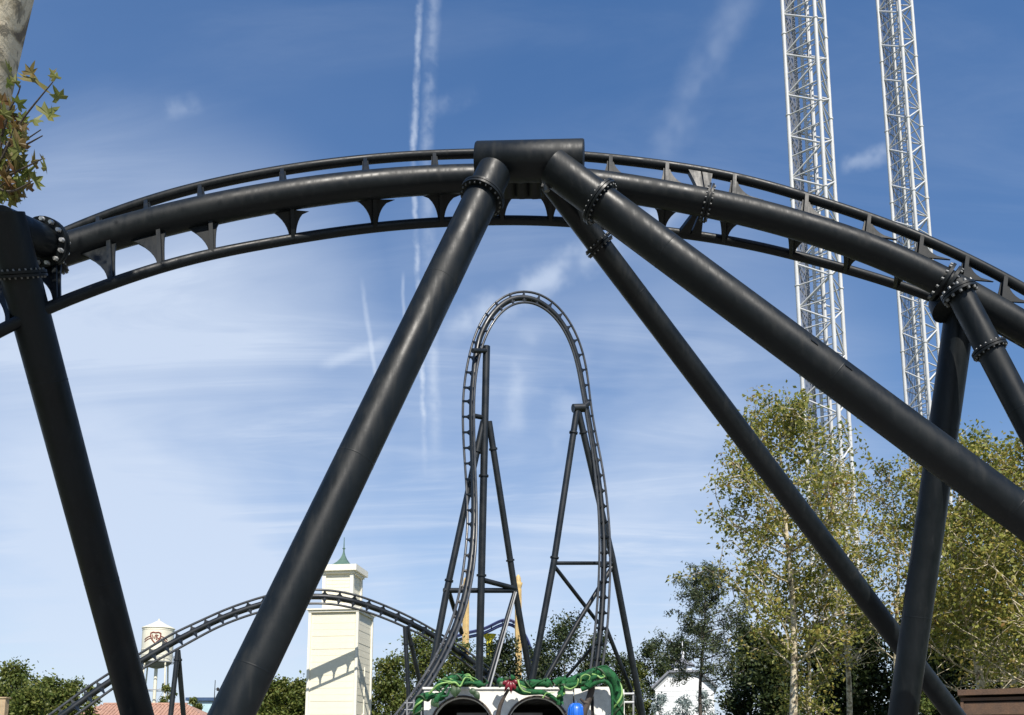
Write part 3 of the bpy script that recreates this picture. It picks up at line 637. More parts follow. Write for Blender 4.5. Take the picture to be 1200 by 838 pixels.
p0 = P(170, 880, 84); hip('tiled_hall', 'low hall with a terracotta tiled hipped roof behind the hump track', 'building', (p0[0]-8.5, p0[1]-4), (p0[0]+8.0, p0[1]+4), 3.9, P(170, 825, 84)[2], 4.5, 'plaster', 'tile')
p0 = P(241, 880, 95); t = thing('flat_roofed_kiosk', 'small pale blue building with a flat dark blue roof far behind the track', 'building', (p0[0], p0[1], 0))
z1 = P(241, 819, 95)[2]; MB().abox((-1.6, -1.5, 0), (1.6, 1.5, z1-.25)).build('wall', 'palecyan', t); MB().abox((-1.9, -1.8, z1-.25), (1.9, 1.8, z1+.1)).build('roof', 'darkblue', t)
MB().abox((.3, -1.55, 0), (1.1, -1.48, 2.1)).build('door', 'redbrown', t); MB().abox((-1.2, -1.55, 3.0), (-.1, -1.48, z1-.6)).build('window', 'glass', t)
p0 = P(248, 880, 70); t = thing('street_lamp', 'thin dark lamp post standing up beside the flat roofed kiosk', 'street lamp', (p0[0], p0[1], 0))
MB().tube([(0, 0, 0), (0, 0, P(247, 796, 70)[2])], [.06, .03], 8).build('pole', 'dark', t)
zl = P(248, 807, 70)[2]; MB().tube([(0, 0, zl), (.22, 0, zl+.05)], .025, 6).build('arm', 'dark', t); MB().tube([(.25, 0, zl+.16), (.25, 0, zl+.05), (.25, 0, zl-.14)], [.03, .13, .08], 10).build('lamp_head', 'dark', t)
p0 = P(-4, 880, 40); t = thing('wooden_post', 'pale timber post cut off by the left edge of the frame', 'post', (p0[0], p0[1], 0))
MB().abox((-.3, -.15, 0), (.3, .15, P(0, 818, 40)[2])).build('post', 'palewood', t); MB().abox((-.36, -.2, P(0, 818, 40)[2]), (.36, .2, P(0, 818, 40)[2]+.06)).build('cap', 'palewood', t)
p0 = P(286, 880, 66); t = thing('round_sign', 'small white sign board behind the left leg of the arch support', 'sign', (p0[0], p0[1], 0))
zc = P(288, 829, 66)[2]; MB().tube([(0, 0, 0), (0, 0, zc)], .05, 8).build('pole', 'grey', t); MB().tube([(.15, -.05, zc), (.15, -.12, zc)], .48, 20).build('board', 'white', t)

# ------------------------------------------------------------------ yellow columns and blue track behind the loop
def ycol(label, px, d, y0, w):
    b = P(px, 880, d); t = thing('yellow_column', label, 'column', (b[0], b[1], 0), 'yellow columns behind the loop'); h = P(px, y0, d)[2]; r_ = w*d/2000
    MB().tube([(0, 0, 0), (0, 0, h-1.6)], r_, 12).build('shaft', 'yellow', t)
    MB().tube([(0, 0, h-1.6), (0, 0, h-1.3), (0, 0, h-.95), (0, 0, h-.9)], [r_, r_*1.25, r_*1.55, r_*1.3], 16).build('capital', 'yellow', t)
    MB().tube([(0, 0, h-.9), (0, 0, h-.35), (0, 0, h-.1), (0, 0, h)], [r_*1.05, r_*.9, r_*.5, .05], 14).build('dome', 'yellow', t)
    m = MB()
    for k in range(8):
        a = k*PI/4; m.tube([(r_*math.cos(a), r_*math.sin(a), 0), (r_*math.cos(a), r_*math.sin(a), h-1.6)], r_*.16, 5)
    m.build('fluting', 'yellow', t)
ycol('weathered yellow domed column behind the right leg of the loop support tower', 607.5, 92, 667, 7)
ycol('weathered yellow domed column seen through the left side of the loop', 544.5, 94, 670, 7)
q = smooth_path([(470, 800, 105), (530, 752, 105), (553, 745, 105), (566, 744, 105), (578, 737, 105), (592, 729, 105), (602, 731, 105), (612, 742, 105), (622, 762, 105), (630, 800, 105)], 80, 3)
t = thing('blue_coaster_track', 'small blue coaster track curving above the trees behind the loop', 'coaster track', tuple(P(578, 737, 105)))
w3 = unproj(q); part(MB().tube(w3, .20, 10), 'spine', 'bluerail', t)
for o in (-.55, .55): part(MB().tube(w3+np.array((0, o, .55)), .12, 8), 'rail', 'bluerail', t)
for i in range(3, 78, 5): 
    m = MB().tube([w3[i]+np.array((0, -.55, .55)), w3[i], w3[i]+np.array((0, .55, .55))], .07, 5); part(m, 'tie', 'bluerail', t)
t = thing('yellow_support', 'bright yellow support under the blue track behind the loop', 'support', (P(573, 880, 105)[0], P(573, 880, 105)[1], 0))
h = P(574, 744, 105)[2]; MB().tube([(0, 0, 0), (0, 0, h)], .42, 12).build('column', 'brightyellow', t); MB().tube([(0, 0, h-.3), (0, 0, h+.35)], [.5, .9], 12).build('head', 'brightyellow', t)

# ------------------------------------------------------------------ decorated front with arches
FD = 24.0
def F(px, py, dd=0.0): return P(px, py, FD+dd)
fl_, fr_ = F(496, 880)[0], F(733, 880)[0]; fy = F(600, 880)[1]; ftop = F(600, 807)[2]
t = thing('arched_front', 'white plaster front with two dark round arches under the loop', 'facade', (0, fy, 0))
pr = [(-0.0, 0)]; r1 = .84; c1 = F(541.5, 853)[0]; c2 = F(630, 853)[0]; zc = F(600, 853)[2]; xr = F(672, 880)[0]
def wall_with_arches(x0, x1, arches, zt, y0, y1):
    """front sheet cut by round-headed openings, built as vertical strips with jamb and soffit faces"""
    m = MB(); xs = {x0, x1}
    for c, r_ in arches:
        for k in range(25): xs.add(c-r_*math.cos(PI*k/24))
    xs = sorted(xs)
    def low(x, side):
        for c, r_ in arches:
            if c-r_-1e-6 <= x <= c+r_+1e-6 and not (abs(abs(x-c)-r_) < 1e-6 and ((x < c) == (side < 0))): return zc+math.sqrt(max(0, r_*r_-(x-c)**2))
        return 0.0
    for a, b in zip(xs[:-1], xs[1:]):
        la, lb = low(a, 1), low(b, -1)
        m.add([(a, y0, la), (b, y0, lb), (b, y0, zt), (a, y0, zt), (a, y1, la), (b, y1, lb), (b, y1, zt), (a, y1, zt)], [(0, 1, 2, 3), (5, 4, 7, 6), (4, 5, 1, 0), (3, 2, 6, 7)])
    for c, r_ in arches:
        for x, s in ((c-r_, 1), (c+r_, -1)): m.add([(x, y0, 0), (x, y1, 0), (x, y1, zc), (x, y0, zc)], [(0, 1, 2, 3) if s > 0 else (3, 2, 1, 0)])
    m.abox((x0, y0, 0), (x0+.001, y1, zt)); m.abox((x1-.001, y0, 0), (x1, y1, zt)); return m
wall_with_arches(fl_, xr, [(c1, r1), (c2, r1)], ftop, 0, .35).build('wall', 'facade', t)
MB().abox((fl_-.04, -.05, ftop), (xr, .40, ftop+.06)).build('coping', 'facade', t)
for x0, x1, z in ((F(674, 0)[0], F(693, 0)[0], F(600, 806)[2]), (F(697, 0)[0], F(717, 0)[0], F(600, 804)[2]), (F(719, 0)[0], fr_, F(600, 807)[2])):
    MB().abox((x0, .02, 0), (x1, .3, z)).build('panel', 'facade', t)
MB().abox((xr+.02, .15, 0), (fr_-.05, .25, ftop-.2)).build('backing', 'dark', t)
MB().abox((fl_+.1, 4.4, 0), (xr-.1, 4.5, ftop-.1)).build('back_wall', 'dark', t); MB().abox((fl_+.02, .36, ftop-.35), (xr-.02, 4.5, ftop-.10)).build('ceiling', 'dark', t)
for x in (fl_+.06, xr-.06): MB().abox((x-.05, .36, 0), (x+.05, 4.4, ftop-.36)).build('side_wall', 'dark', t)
for x in (F(541, 0)[0]+.2, F(630, 0)[0]-.25):
    m = MB().abox((x-.45, 1.6, 0), (x+.45, 2.0, F(600, 832)[2])); m.build('machine_box', 'grey', t); MB().tube([(x-.6, 1.5, zc-.1), (x+.75, 1.4, zc+.35)], .035, 8).build('pipe', 'grey', t)
for c in (c1, c2):   # raised moulding around each arch
    m = MB().tube([(c+(r1+.05)*math.cos(a), -.02, zc+(r1+.05)*math.sin(a)) for a in np.linspace(0, PI, 25)], .035, 6); m.build('arch_moulding', 'stem', t)

def vine(label, pts, r, m='vine', leaves=(), tend=()):
    q = smooth_path(pts, 90, 3); w3 = unproj(q); t = thing('vine', label, 'vine', tuple(w3[0]), 'sculpted green vines on the front')
    rr = r*(1+.12*np.sin(np.linspace(0, 22, len(w3)))); rr[-8:] *= np.linspace(1, .35, 8)
    rr = rr*.84; part(MB().tube(w3, rr, 14), 'stem', m, t)
    tg = np.gradient(w3, axis=0); tg /= np.linalg.norm(tg, axis=1)[:, None]; vr = np.random.default_rng(len(label))
    for h_ in range(3):   # thin shoots twining round the stem
        ph = vr.uniform(0, 6.3); n1 = np.cross(tg, (0, 1, 0)); n1 /= np.linalg.norm(n1, axis=1)[:, None]+1e-9; n2_ = np.cross(tg, n1); an = ph+np.linspace(0, vr.uniform(9, 20)*(1 if h_ else -1), len(w3))
        hp = w3+(n1*np.cos(an)[:, None]+n2_*np.sin(an)[:, None])*(rr*vr.uniform(1.0, 1.35))[:, None]; a0 = int(vr.integers(0, 25)); a1 = int(vr.integers(60, 88))
        part(MB().tube(hp[a0:a1], .022+.012*vr.random(), 6), 'tendril', ('vine', 'vineleaf', 'vinelight')[h_], t)
    for h_ in range(9):   # small pointed leaves standing off the stem
        i_ = int(vr.integers(6, 80)); dv = nrm(vr.normal(size=3)+np.array((0, -.8, .3))); b_ = w3[i_]+dv*rr[i_]*.9; sd_ = nrm(np.cross(dv, tg[i_]))*.05; L_ = vr.uniform(.14, .26)
        v_ = [b_, b_+dv*L_*.45+sd_, b_+dv*L_+np.array((0, 0, -.05)), b_+dv*L_*.45-sd_, b_+dv*L_*.45+nrm(np.cross(sd_, dv))*.025]
        part(MB().add(v_, [(0, 1, 4), (1, 2, 4), (2, 3, 4), (3, 0, 4), (0, 3, 2, 1)]), 'leaf', ('vine', 'vineleaf')[h_ % 2], t)
    for pts2, r2, mm in tend:
        a = unproj(smooth_path(pts2, 40, 2)); part(MB().tube(a, r2*np.linspace(1, .4, len(a)), 8), 'tendril', mm, t)
    for x, y, dx, dy, s, mm in leaves:
        b = F(x, y, -.42); e = F(x+dx, y+dy, -.46); ax = e-b; L = np.linalg.norm(ax); ax /= L; sd = nrm(np.cross(ax, (0, 1, 0))); up_ = np.array((0, -1, 0)); v = []; f2 = []
        for k in range(7):
            u = k/6; w_ = s*math.sin(PI*u**.8)*(1 if k < 6 else 0); c = b+ax*L*u+up_*.06*math.sin(PI*u); v += [c-sd*w_-up_*.05*(w_/max(s, 1e-6)), c, c+sd*w_-up_*.05*(w_/max(s, 1e-6))]
        for k in range(6):
            for j in (0, 1): f2.append((k*3+j, k*3+j+1, k*3+4+j, k*3+3+j))
        v2 = [np.array(p)+np.array((0, .02, 0)) for p in v]; n_ = len(v)
        mb = MB().add(v, f2, True).add(v2, [q_[::-1] for q_ in f2], True); part(mb, 'leaf', mm, t)
    return t
d0 = FD-.25
vine('thick green vine climbing the left corner of the white front', [(488, 850, d0), (490, 826, d0), (494, 816, d0), (505, 815, d0), (515, 819, d0), (522, 812, d0)], .115,
     leaves=[(506, 819, 8, 10, .12, 'vineleaf'), (517, 812, -9, 13, .08, 'vine')], tend=[([(512, 822, d0-.2), (518, 812, d0-.2), (525, 803, d0-.2), (528, 797, d0-.1), (520, 790, d0-.1)], .05, 'vine'), ([(503, 813, d0-.2), (512, 803, d0-.25), (520, 800, d0-.25), (531, 799, d0-.2), (512, 796, d0)], .035, 'vinelight'), ([(509, 824, d0-.2), (516, 816, d0-.2), (524, 816, d0-.2), (528, 806, d0-.2)], .05, 'vine')])
vine('arching green vine with hanging dark leaves above the left arch', [(511, 808, d0+.1), (517, 801, d0+.1), (527, 797, d0+.1), (537, 793.5, d0+.2), (548, 795, d0+.2), (558, 801, d0+.1), (567, 803, d0)], .12,
     leaves=[(530, 803, 4, 15, .10, 'vineleaf'), (538, 803, -3, 13, .08, 'vineleaf'), (553, 806, 2, 9, .09, 'vineleaf'), (556, 810, 6, 10, .09, 'vineleaf')],
     tend=[([(525, 801, d0-.2), (534, 799, d0-.2), (539, 806, d0-.2), (545, 793, d0-.1), (552, 795, d0), (557, 801, d0)], .035, 'vinelight'), ([(528, 799, d0), (540, 801, d0), (553, 800, d0), (562, 802, d0)], .08, 'vine'), ([(531, 792, d0+.2), (541, 791, d0+.2), (550, 792, d0+.1), (560, 797, d0)], .03, 'vinelight'), ([(567, 803, d0), (572, 800, d0), (569, 796, d0)], .03, 'vine')])
vine('green vine running along the top edge between the two arches', [(584, 798, d0+.1), (593, 801, d0), (603, 803, d0), (615, 802, d0), (628, 800.5, d0), (640, 801, d0), (647, 803, d0)], .125,
     leaves=[(603, 799, -4, -9, .07, 'vine'), (590, 798, -5, 8, .08, 'vineleaf'), (600, 806, 22, 6, .10, 'vineleaf')], tend=[([(605, 806, d0-.15), (612, 811, d0-.15), (622, 811, d0-.15), (636, 811, d0-.1), (650, 818, d0-.1), (655, 824, d0-.1)], .11, 'vine'), ([(607, 797, d0-.2), (609, 805, d0-.3), (613, 810, d0-.3), (622, 812, d0-.3)], .03, 'vinelight'), ([(636, 818, d0-.2), (640, 812, d0-.2), (650, 812, d0-.2)], .02, 'vinelight')])
vine('pale green upright vine between the right arch and the blue dome', [(655, 826, d0-.1), (657, 816, d0-.1), (659, 806, d0-.1), (661, 797, d0), (662, 793, d0)], .085,
     tend=[([(661, 805, d0-.2), (668, 808, d0-.2), (676, 804, d0-.2), (678, 796, d0-.2), (675, 793, d0)], .03, 'vinelight'), ([(650, 801, d0), (656, 796, d0), (664, 799, d0), (672, 796, d0)], .11, 'vine')])
vine('thickest bright green vine bending down over the right end of the white front', [(664, 801, d0+.1), (676, 798, d0), (686, 793, d0), (694, 788, d0), (704, 786, d0), (714, 790, d0), (721, 799, d0), (724, 812, d0), (724.5, 828, d0), (724, 850, d0), (724, 880, d0)], .175,
     tend=[([(681, 808, d0-.2), (690, 805, d0-.2), (700, 799, d0-.3), (710, 797, d0-.3), (716, 803, d0-.3), (718, 820, d0-.3), (717, 850, d0-.3)], .07, 'vine'), ([(680, 800, d0-.2), (681, 793, d0-.25), (686, 790, d0-.25), (692, 792, d0-.3), (690, 797, d0-.3)], .03, 'vinelight'), ([(700, 792, d0-.3), (704, 795, d0-.35), (709, 793, d0-.3), (706, 790, d0-.3)], .03, 'vinelight'), ([(688, 804, d0-.2), (692, 796, d0-.2), (699, 793, d0-.25), (708, 794, d0-.3)], .10, 'vine'), ([(663, 804, d0-.1), (674, 802, d0-.1), (686, 800, d0-.15), (697, 802, d0-.2)], .09, 'vine')])
b0 = F(598, 796, -.35); t = thing('red_flower', 'dark red flower on a brown stalk between the two arches', 'flower', tuple(b0), None)
for k, (dx, dy) in enumerate(((-12, 11), (-7, 21), (1, 24), (8, 21), (12, 9), (-9, -2))):
    e = F(598+dx, 796+dy*.72, -.40); ax = e-b0; L = np.linalg.norm(ax); ax /= L; sd = nrm(np.cross(ax, (0, 1, 0))); v = []; f2 = []
    for i in range(6):
        u = i/5; w_ = .05*math.sin(PI*min(1, u*.9+.08)); c = b0+ax*L*u+np.array((0, -.10*math.sin(PI*u), 0)); v += [c-sd*w_, c+np.array((0, -.03, 0)), c+sd*w_]
    for i in range(5):
        for j in (0, 1): f2.append((i*3+j, i*3+j+1, i*3+4+j, i*3+3+j))
    v2 = [p+np.array((0, .015, 0)) for p in v]
    part(MB().add(v, f2, True).add(v2, [q_[::-1] for q_ in f2], True), 'petal' if k < 5 else 'sepal', 'petal' if k < 5 else 'vineleaf', t)
part(MB().tube([b0+np.array((0, -.12, .02)), b0+np.array((0, -.02, .0))], [.02, .045], 10), 'flower_centre', 'stem', t)
part(MB().tube(unproj(smooth_path([(596, 808, FD-.3), (591, 816, FD-.3), (586, 826, FD-.3), (581, 850, FD-.25), (580, 880, FD-.25)], 30, 2)), np.linspace(.04, .1, 30), 8), 'stalk', 'stem', t)
part(MB().tube(unproj(smooth_path([(611, 802, FD-.3), (614, 808, FD-.3), (619, 812, FD-.3)], 20, 2)), .03, 6), 'stalk', 'stem', t)
b = F(675.5, 880, -.5); zt = F(675, 824, -.5)[2]; t = thing('blue_dome', 'bright blue ribbed dome in front of the white panels', 'ornament', (b[0], b[1], 0))
pr = [(0, 0), (.19, 0), (.20, zt-.45), (.215, zt-.3), (.20, zt-.14), (.15, zt-.04), (.07, zt), (0, zt+.01)]
MB().tube([(0, 0, z) for _, z in pr[1:-1]], [r_ for r_, _ in pr[1:-1]], 20).build('dome', 'blue', t)
m = MB()
for k in range(10):
    a = k*2*PI/10; m.tube([(r_*math.cos(a)*1.02, r_*math.sin(a)*1.02, z) for r_, z in pr[2:-1]], .018, 5)
m.build('rib', 'blue', t); MB().tube([(0, 0, zt-.02), (0, 0, zt+.08)], [.06, .035], 10).build('knob', 'darkblue', t)
t = thing('brown_branch', 'dark gnarled branch hanging between the white panels right of the blue dome', 'branch', tuple(F(693, 806, -.2)))
part(MB().tube(unproj(smooth_path([(694, 800, FD-.15), (693, 810, FD-.2), (690, 820, FD-.25), (685, 832, FD-.3), (682, 850, FD-.3), (682, 880, FD-.3)], 40, 2)), np.linspace(.10, .06, 40), 9), 'limb', 'stem', t)
part(MB().tube(unproj(smooth_path([(689, 824, FD-.3), (684, 823, FD-.3), (680, 819, FD-.35)], 20, 2)), np.linspace(.07, .03, 20), 7), 'twig', 'stem', t)
t = thing('pipe_railing', 'grey pipe scaffold beside the left end of the white front', 'railing', (F(487, 880)[0], F(487, 880)[1], 0))
for px in (477, 485, 494): part(MB().tube([F(px, 820, .6), F(px, 900, .6)*np.array((1, 1, 0))], .025, 8), 'post', 'grey', t)
for py in (824, 832, 843): part(MB().tube([F(474, py, .63), F(498, py-1, .63)], .02, 8), 'rail', 'grey', t)
t = thing('pipe_railing', 'pale pipe rails projecting right from the white front', 'railing', (F(736, 880)[0], F(736, 880)[1], 0))
for py in (813, 823): part(MB().tube([F(728, py, .45), F(743, py, .45)], .03, 8), 'rail', 'white', t)
part(MB().tube([F(742, 811, .48), F(742, 900, .48)*np.array((1, 1, 0))], .03, 8), 'post', 'grey', t)

# ------------------------------------------------------------------ white barn and brown kiosk on the right
b = P(803, 880, 72); t = thing('white_barn', 'white gabled barn with a small cupola half hidden by the pine', 'barn', (b[0], b[1], 0)); t.rotation_euler = (0, 0, -R(12))
def bz(py): return P(803, py, 72)[2]
def bxo(px): return P(px, 880, 72)[0]-b[0]
out = [(bxo(770), 0), (bxo(838), 0), (bxo(838), bz(803)), (bxo(821), bz(787)), (bxo(787), bz(787)), (bxo(770), bz(803))]
def prism(o_, y0, y1): 
    n_ = len(o_); return MB().add([(x, y0, z) for x, z in o_]+[(x, y1, z) for x, z in o_], [tuple(range(n_)), tuple(range(n_, 2*n_))[::-1]]+[((i+1) % n_, i, n_+i, n_+(i+1) % n_) for i in range(n_)])
prism(out, 0, 9).build('wall', 'barn', t)
for k in range(3):
    (x0, z0_), (x1, z1_) = [out[i] for i in ((5, 4), (4, 3), (3, 2))[k]]; d_ = nrm((x1-x0, 0, z1_-z0_)); n_ = np.array((-d_[2], 0, d_[0])); e = .18
    a0, a1 = np.array((x0, 0, z0_))-d_*(.3 if k == 0 else .02), np.array((x1, 0, z1_))+d_*(.3 if k == 2 else .02)
    mb = MB(); v = []
    for y in (-.35, 9.3): v += [a0+np.array((0, y, 0))+n_*.01, a1+np.array((0, y, 0))+n_*.01, a1+np.array((0, y, 0))+n_*(e+.003*k), a0+np.array((0, y, 0))+n_*(e+.003*k)]
    mb.add(v, [(0, 1, 2, 3), (7, 6, 5, 4), (0, 4, 5, 1), (1, 5, 6, 2), (2, 6, 7, 3), (3, 7, 4, 0)]); mb.build('roof', 'slate', t)
    mb = MB(); mb.box((a0+a1)/2+np.array((0, -.02, 0))-n_*.12, (a1-a0)/2*.97, np.array((0, .05, 0)), n_*.10); mb.build('fascia', 'white', t)
for k, z in enumerate(np.arange(.4, bz(803), .42)): MB().abox((bxo(770)+.02, -.025, z), (bxo(838)-.02, .0, z+.03)).build('board_joint', 'barn', t)
cz = bz(787); MB().abox((-.75, 1.0, cz), (.75, 2.5, cz+.75)).build('cupola', 'barn', t)
MB().add([(-1, .75, cz+.75), (1, .75, cz+.75), (1, 2.75, cz+.75), (-1, 2.75, cz+.75), (0, 1.75, cz+1.5)], [(0, 1, 4), (1, 2, 4), (2, 3, 4), (3, 0, 4), (3, 2, 1, 0)]).build('cupola_roof', 'slate', t)
MB().tube([(0, 1.75, cz+1.4), (0, 1.75, cz+1.65), (0, 1.75, cz+1.85), (0, 1.75, cz+2.1), (0, 1.75, cz+2.9)], [.1, .1, .17, .05, .03], 8).build('weathervane', 'barn', t)
b = P(1131, 880, 20); t = thing('timber_kiosk', 'brown boarded timber kiosk at the bottom right corner of the frame', 'kiosk', (b[0], b[1], 0)); zk = P(1131, 808, 20)[2]; t.rotation_euler = (0, 0, -R(29))
MB().abox((0.02, .10, 0), (3.6, 2.4, zk-.2)).build('core', 'dark', t)
MB().abox((-.06, -.14, zk-.13), (3.7, 2.5, zk)).build('roof_board', 'wood', t)
MB().abox((-.01, -.04, zk-.26), (3.65, .06, zk-.19)).build('trim', 'wood', t)
for k in range(7):
    zb = zk-.29-(k+1)*.30; lbx = MB().abox((0.05+rng.normal()*.004, rng.normal()*.006, zb), (3.6, .095, zb+.285)); lbx.build('plank', 'wood', t)
for k in range(7):
    zb = zk-.29-(k+1)*.30; MB().abox((-.03+rng.normal()*.004, .12, zb), (.018, 2.38, zb+.285)).build('plank', 'wood', t)
MB().abox((-.02, -.03, 0), (.045, .11, zk-.27)).build('corner_post', 'wood', t)
# ------------------------------------------------------------------ vegetation
def quad_mesh(name, V, m):
    """V: n x 4 x 3 array of quads"""
    n = len(V); me = bpy.data.meshes.new(name); me.vertices.add(n*4); me.vertices.foreach_set('co', V.reshape(-1).astype(np.float32))
    me.loops.add(n*4); me.loops.foreach_set('vertex_index', np.arange(n*4, dtype=np.int32))
    me.polygons.add(n); me.polygons.foreach_set('loop_start', np.arange(0, n*4, 4, dtype=np.int32)); me.polygons.foreach_set('loop_total', np.full(n, 4, np.int32))
    me.update(calc_edges=True); me.materials.append(M[m]); return me
def leaf_quads(C, size, rng, slim=0.55, up=0.5, needles=False):
    n = len(C); a = rng.normal(size=(n, 3)); a /= np.linalg.norm(a, axis=1)[:, None]
    nv = rng.normal(size=(n, 3)); nv[:, 2] = np.abs(nv[:, 2])+up; b = np.cross(nv, a); b /= np.linalg.norm(b, axis=1)[:, None]+1e-9
    s = (size*rng.uniform(.65, 1.25, n))[:, None]; w = np.cross(a, b)
    fold = w*s*rng.uniform(-.22, .22, n)[:, None]
    return np.stack([C-a*s*.5, C+b*s*slim*.5+fold+a*s*.06, C+a*s*.5, C-b*s*slim*.5+fold+a*s*.06], 1)
def tree(name, label, cat, px, d, top, halfw, seed, leafm, barkm, nl=14, nt=9, lpc=40, leaf=.16, sig=.35, crown_lo=.25, prof=None, tr_r=.16, lean=(0, 0), group=None, slim=.6, bare=0, upb=.7, xy=None, H=None, rad=None):
    rng = np.random.default_rng(seed)
    base = np.array((*P(px, 880, d)[:2], 0.0)) if xy is None else np.array((*xy, 0.0))
    H = P(px, top, d)[2] if H is None else H; Rm = halfw*d/1000 if rad is None else rad
    prof = prof or [(0, .45), (.2, .85), (.45, 1), (.7, .8), (.9, .42), (1, .12)]
    t = thing(name, label, cat, tuple(base), group)
    def axis(u): # trunk line, u 0..1 of height
        return np.array((lean[0]*u*H+.012*H*math.sin(u*7+seed), lean[1]*u*H+.012*H*math.cos(u*6+seed*2), u*H))
    us = np.linspace(0, .97, 16); MB().tube([axis(u) for u in us], tr_r*(1-us*.88)*(1+.35*np.exp(-us*30)), 9).build('trunk', barkm, t)
    br = MB(); C = []
    for i in range(nl):
        u = (i+rng.uniform(.1, .9))/nl; u = u**.9; az = i*2.39996+rng.uniform(-.5, .5); zt = crown_lo+(1-crown_lo)*u
        r_ = Rm*np.interp(u, *zip(*prof))*rng.uniform(.6, 1.0); dirv = np.array((math.cos(az), math.sin(az), 0))
        z_s = max(.08, zt-rng.uniform(.35, .9)*upb*r_/H-.04); a = axis(min(z_s, .95)); e = axis(min(zt, 1.0))+dirv*r_
        mid = a+(e-a)*.5+np.array((0, 0, -.10*np.linalg.norm(e-a)*(1 if upb > 0 else -1)))+rng.normal(size=3)*.05*r_
        s = np.linspace(0, 1, 7)[:, None]; L = (1-s)**2*a+2*s*(1-s)*mid+s**2*e
        br.tube(L, tr_r*.30*(1-zt*.55)*np.linspace(1, .22, 7)+.006, 5, False)
        for k in range(nt):
            q = rng.uniform(.25, 1.0); p0 = np.array([np.interp(q, s[:, 0], L[:, j]) for j in range(3)])
            ln = Rm*rng.uniform(.16, .42)*(1.15-.4*u); dv = rng.normal(size=3)*.8+dirv*.6+np.array((0, 0, .45*upb)); dv /= np.linalg.norm(dv); p1 = p0+dv*ln
            br.tube([p0, (p0+p1)/2+rng.normal(size=3)*.04*ln, p1], [tr_r*.09+.004, tr_r*.06+.003, .004], 4, False)
            if i < bare: continue
            n_ = max(3, int(lpc*rng.uniform(.5, 1.5))); f_ = rng.beta(2.2, 1.2, n_)[:, None]
            C.append(p0+(p1-p0)*f_*1.08+rng.normal(size=(n_, 3))*sig*np.array((1, 1, .75)))
    br.build('branches', barkm, t)
    C = np.concatenate(C); link('crown', quad_mesh('crown', leaf_quads(C, leaf, rng, slim), leafm), t)
    return t
# big autumn trees right of the loop
tree('plane_tree', 'tall slim autumn plane tree with yellowing leaves in front of the left lattice tower', 'tree', 931, 29, 447, 126, 11, 'autumn', 'planebark', nl=40, nt=12, lpc=29, leaf=.165, sig=.20, crown_lo=.42, tr_r=.17, lean=(.012, 0), prof=[(0, .8), (.15, .95), (.4, 1.0), (.6, .85), (.8, .52), (.93, .28), (1, .1)], group='autumn plane trees')
tree('plane_tree', 'sparse half bare plane tree standing right behind the slim autumn plane tree', 'tree', 996, 33, 520, 66, 12, 'autumn', 'planebark', nl=24, nt=12, lpc=8, leaf=.15, sig=.22, crown_lo=.40, tr_r=.14, group='autumn plane trees', bare=4)
tree('plane_tree', 'broad yellow green plane tree filling the right edge behind the forked support', 'tree', 1148, 27, 482, 108, 13, 'autumn', 'planebark', nl=36, nt=13, lpc=36, leaf=.155, sig=.26, crown_lo=.34, tr_r=.17, lean=(.01, 0), bare=6, group='autumn plane trees', prof=[(0, .9), (.3, 1), (.6, .95), (.82, .7), (1, .25)])
tree('plane_tree', 'plane tree cut by the right frame edge behind the timber kiosk', 'tree', 1236, 25, 492, 105, 14, 'autumn', 'planebark', nl=30, nt=12, lpc=32, leaf=.15, sig=.26, crown_lo=.34, tr_r=.16, group='autumn plane trees', bare=3)
tree('plane_tree', 'thin plane tree between the two crossing support legs', 'tree', 1062, 34, 528, 62, 15, 'olive', 'planebark', nl=26, nt=12, lpc=14, leaf=.15, sig=.22, crown_lo=.40, tr_r=.13, group='autumn plane trees', bare=5)
tree('plane_tree', 'low pale trunk beside the slim autumn plane tree with yellow lower leaves', 'tree', 950, 30, 660, 52, 16, 'autumn', 'planebark', nl=14, nt=10, lpc=18, leaf=.16, sig=.22, crown_lo=.35, tr_r=.11, group='autumn plane trees')
tree('plane_tree', 'leafy plane tree behind the lower right of the thick support leg', 'tree', 1180, 36, 560, 80, 17, 'olive', 'planebark', nl=30, nt=12, lpc=40, leaf=.17, sig=.30, crown_lo=.32, tr_r=.15, group='autumn plane trees', bare=2)
# pine by the barn
tree('pine_tree', 'open branched dark pine standing beside the white barn', 'pine', 824, 42, 655, 62, 21, 'pine', 'darkbark', nl=30, nt=9, lpc=42, leaf=.22, sig=.15, crown_lo=.50, tr_r=.13, slim=.25, upb=.2, lean=(.02, 0), prof=[(0, 1), (.3, 1), (.6, .85), (.85, .55), (1, .15)])
# dark evergreens under the plane trees, their shade also put into the leaf colour
for k, (px, d, top, hw, lb) in enumerate(((884, 50, 735, 38, 'dark evergreen between the pine and the pale plane trunk'), (912, 46, 742, 36, 'dark rounded evergreen left of the pale plane trunk'), (975, 46, 735, 42, 'dark evergreen right of the pale plane trunk'),
        (1022, 44, 715, 40, 'dark evergreen behind the crossing of the support legs'), (1085, 42, 700, 46, 'dark evergreen just right of the leaning support leg'), (1150, 40, 690, 50, 'dark bushy evergreen behind the timber kiosk'), (1215, 38, 700, 50, 'dark bushy evergreen at the right frame edge'))):
    tree('evergreen_tree', lb, 'tree', px, d, top, hw, 40+k, 'dark_green', 'darkbark', nl=26, nt=10, lpc=46, leaf=.26, sig=.30, crown_lo=.02, tr_r=.13, prof=[(0, .8), (.3, 1), (.65, .85), (1, .2)], group='dark evergreens under the plane trees')
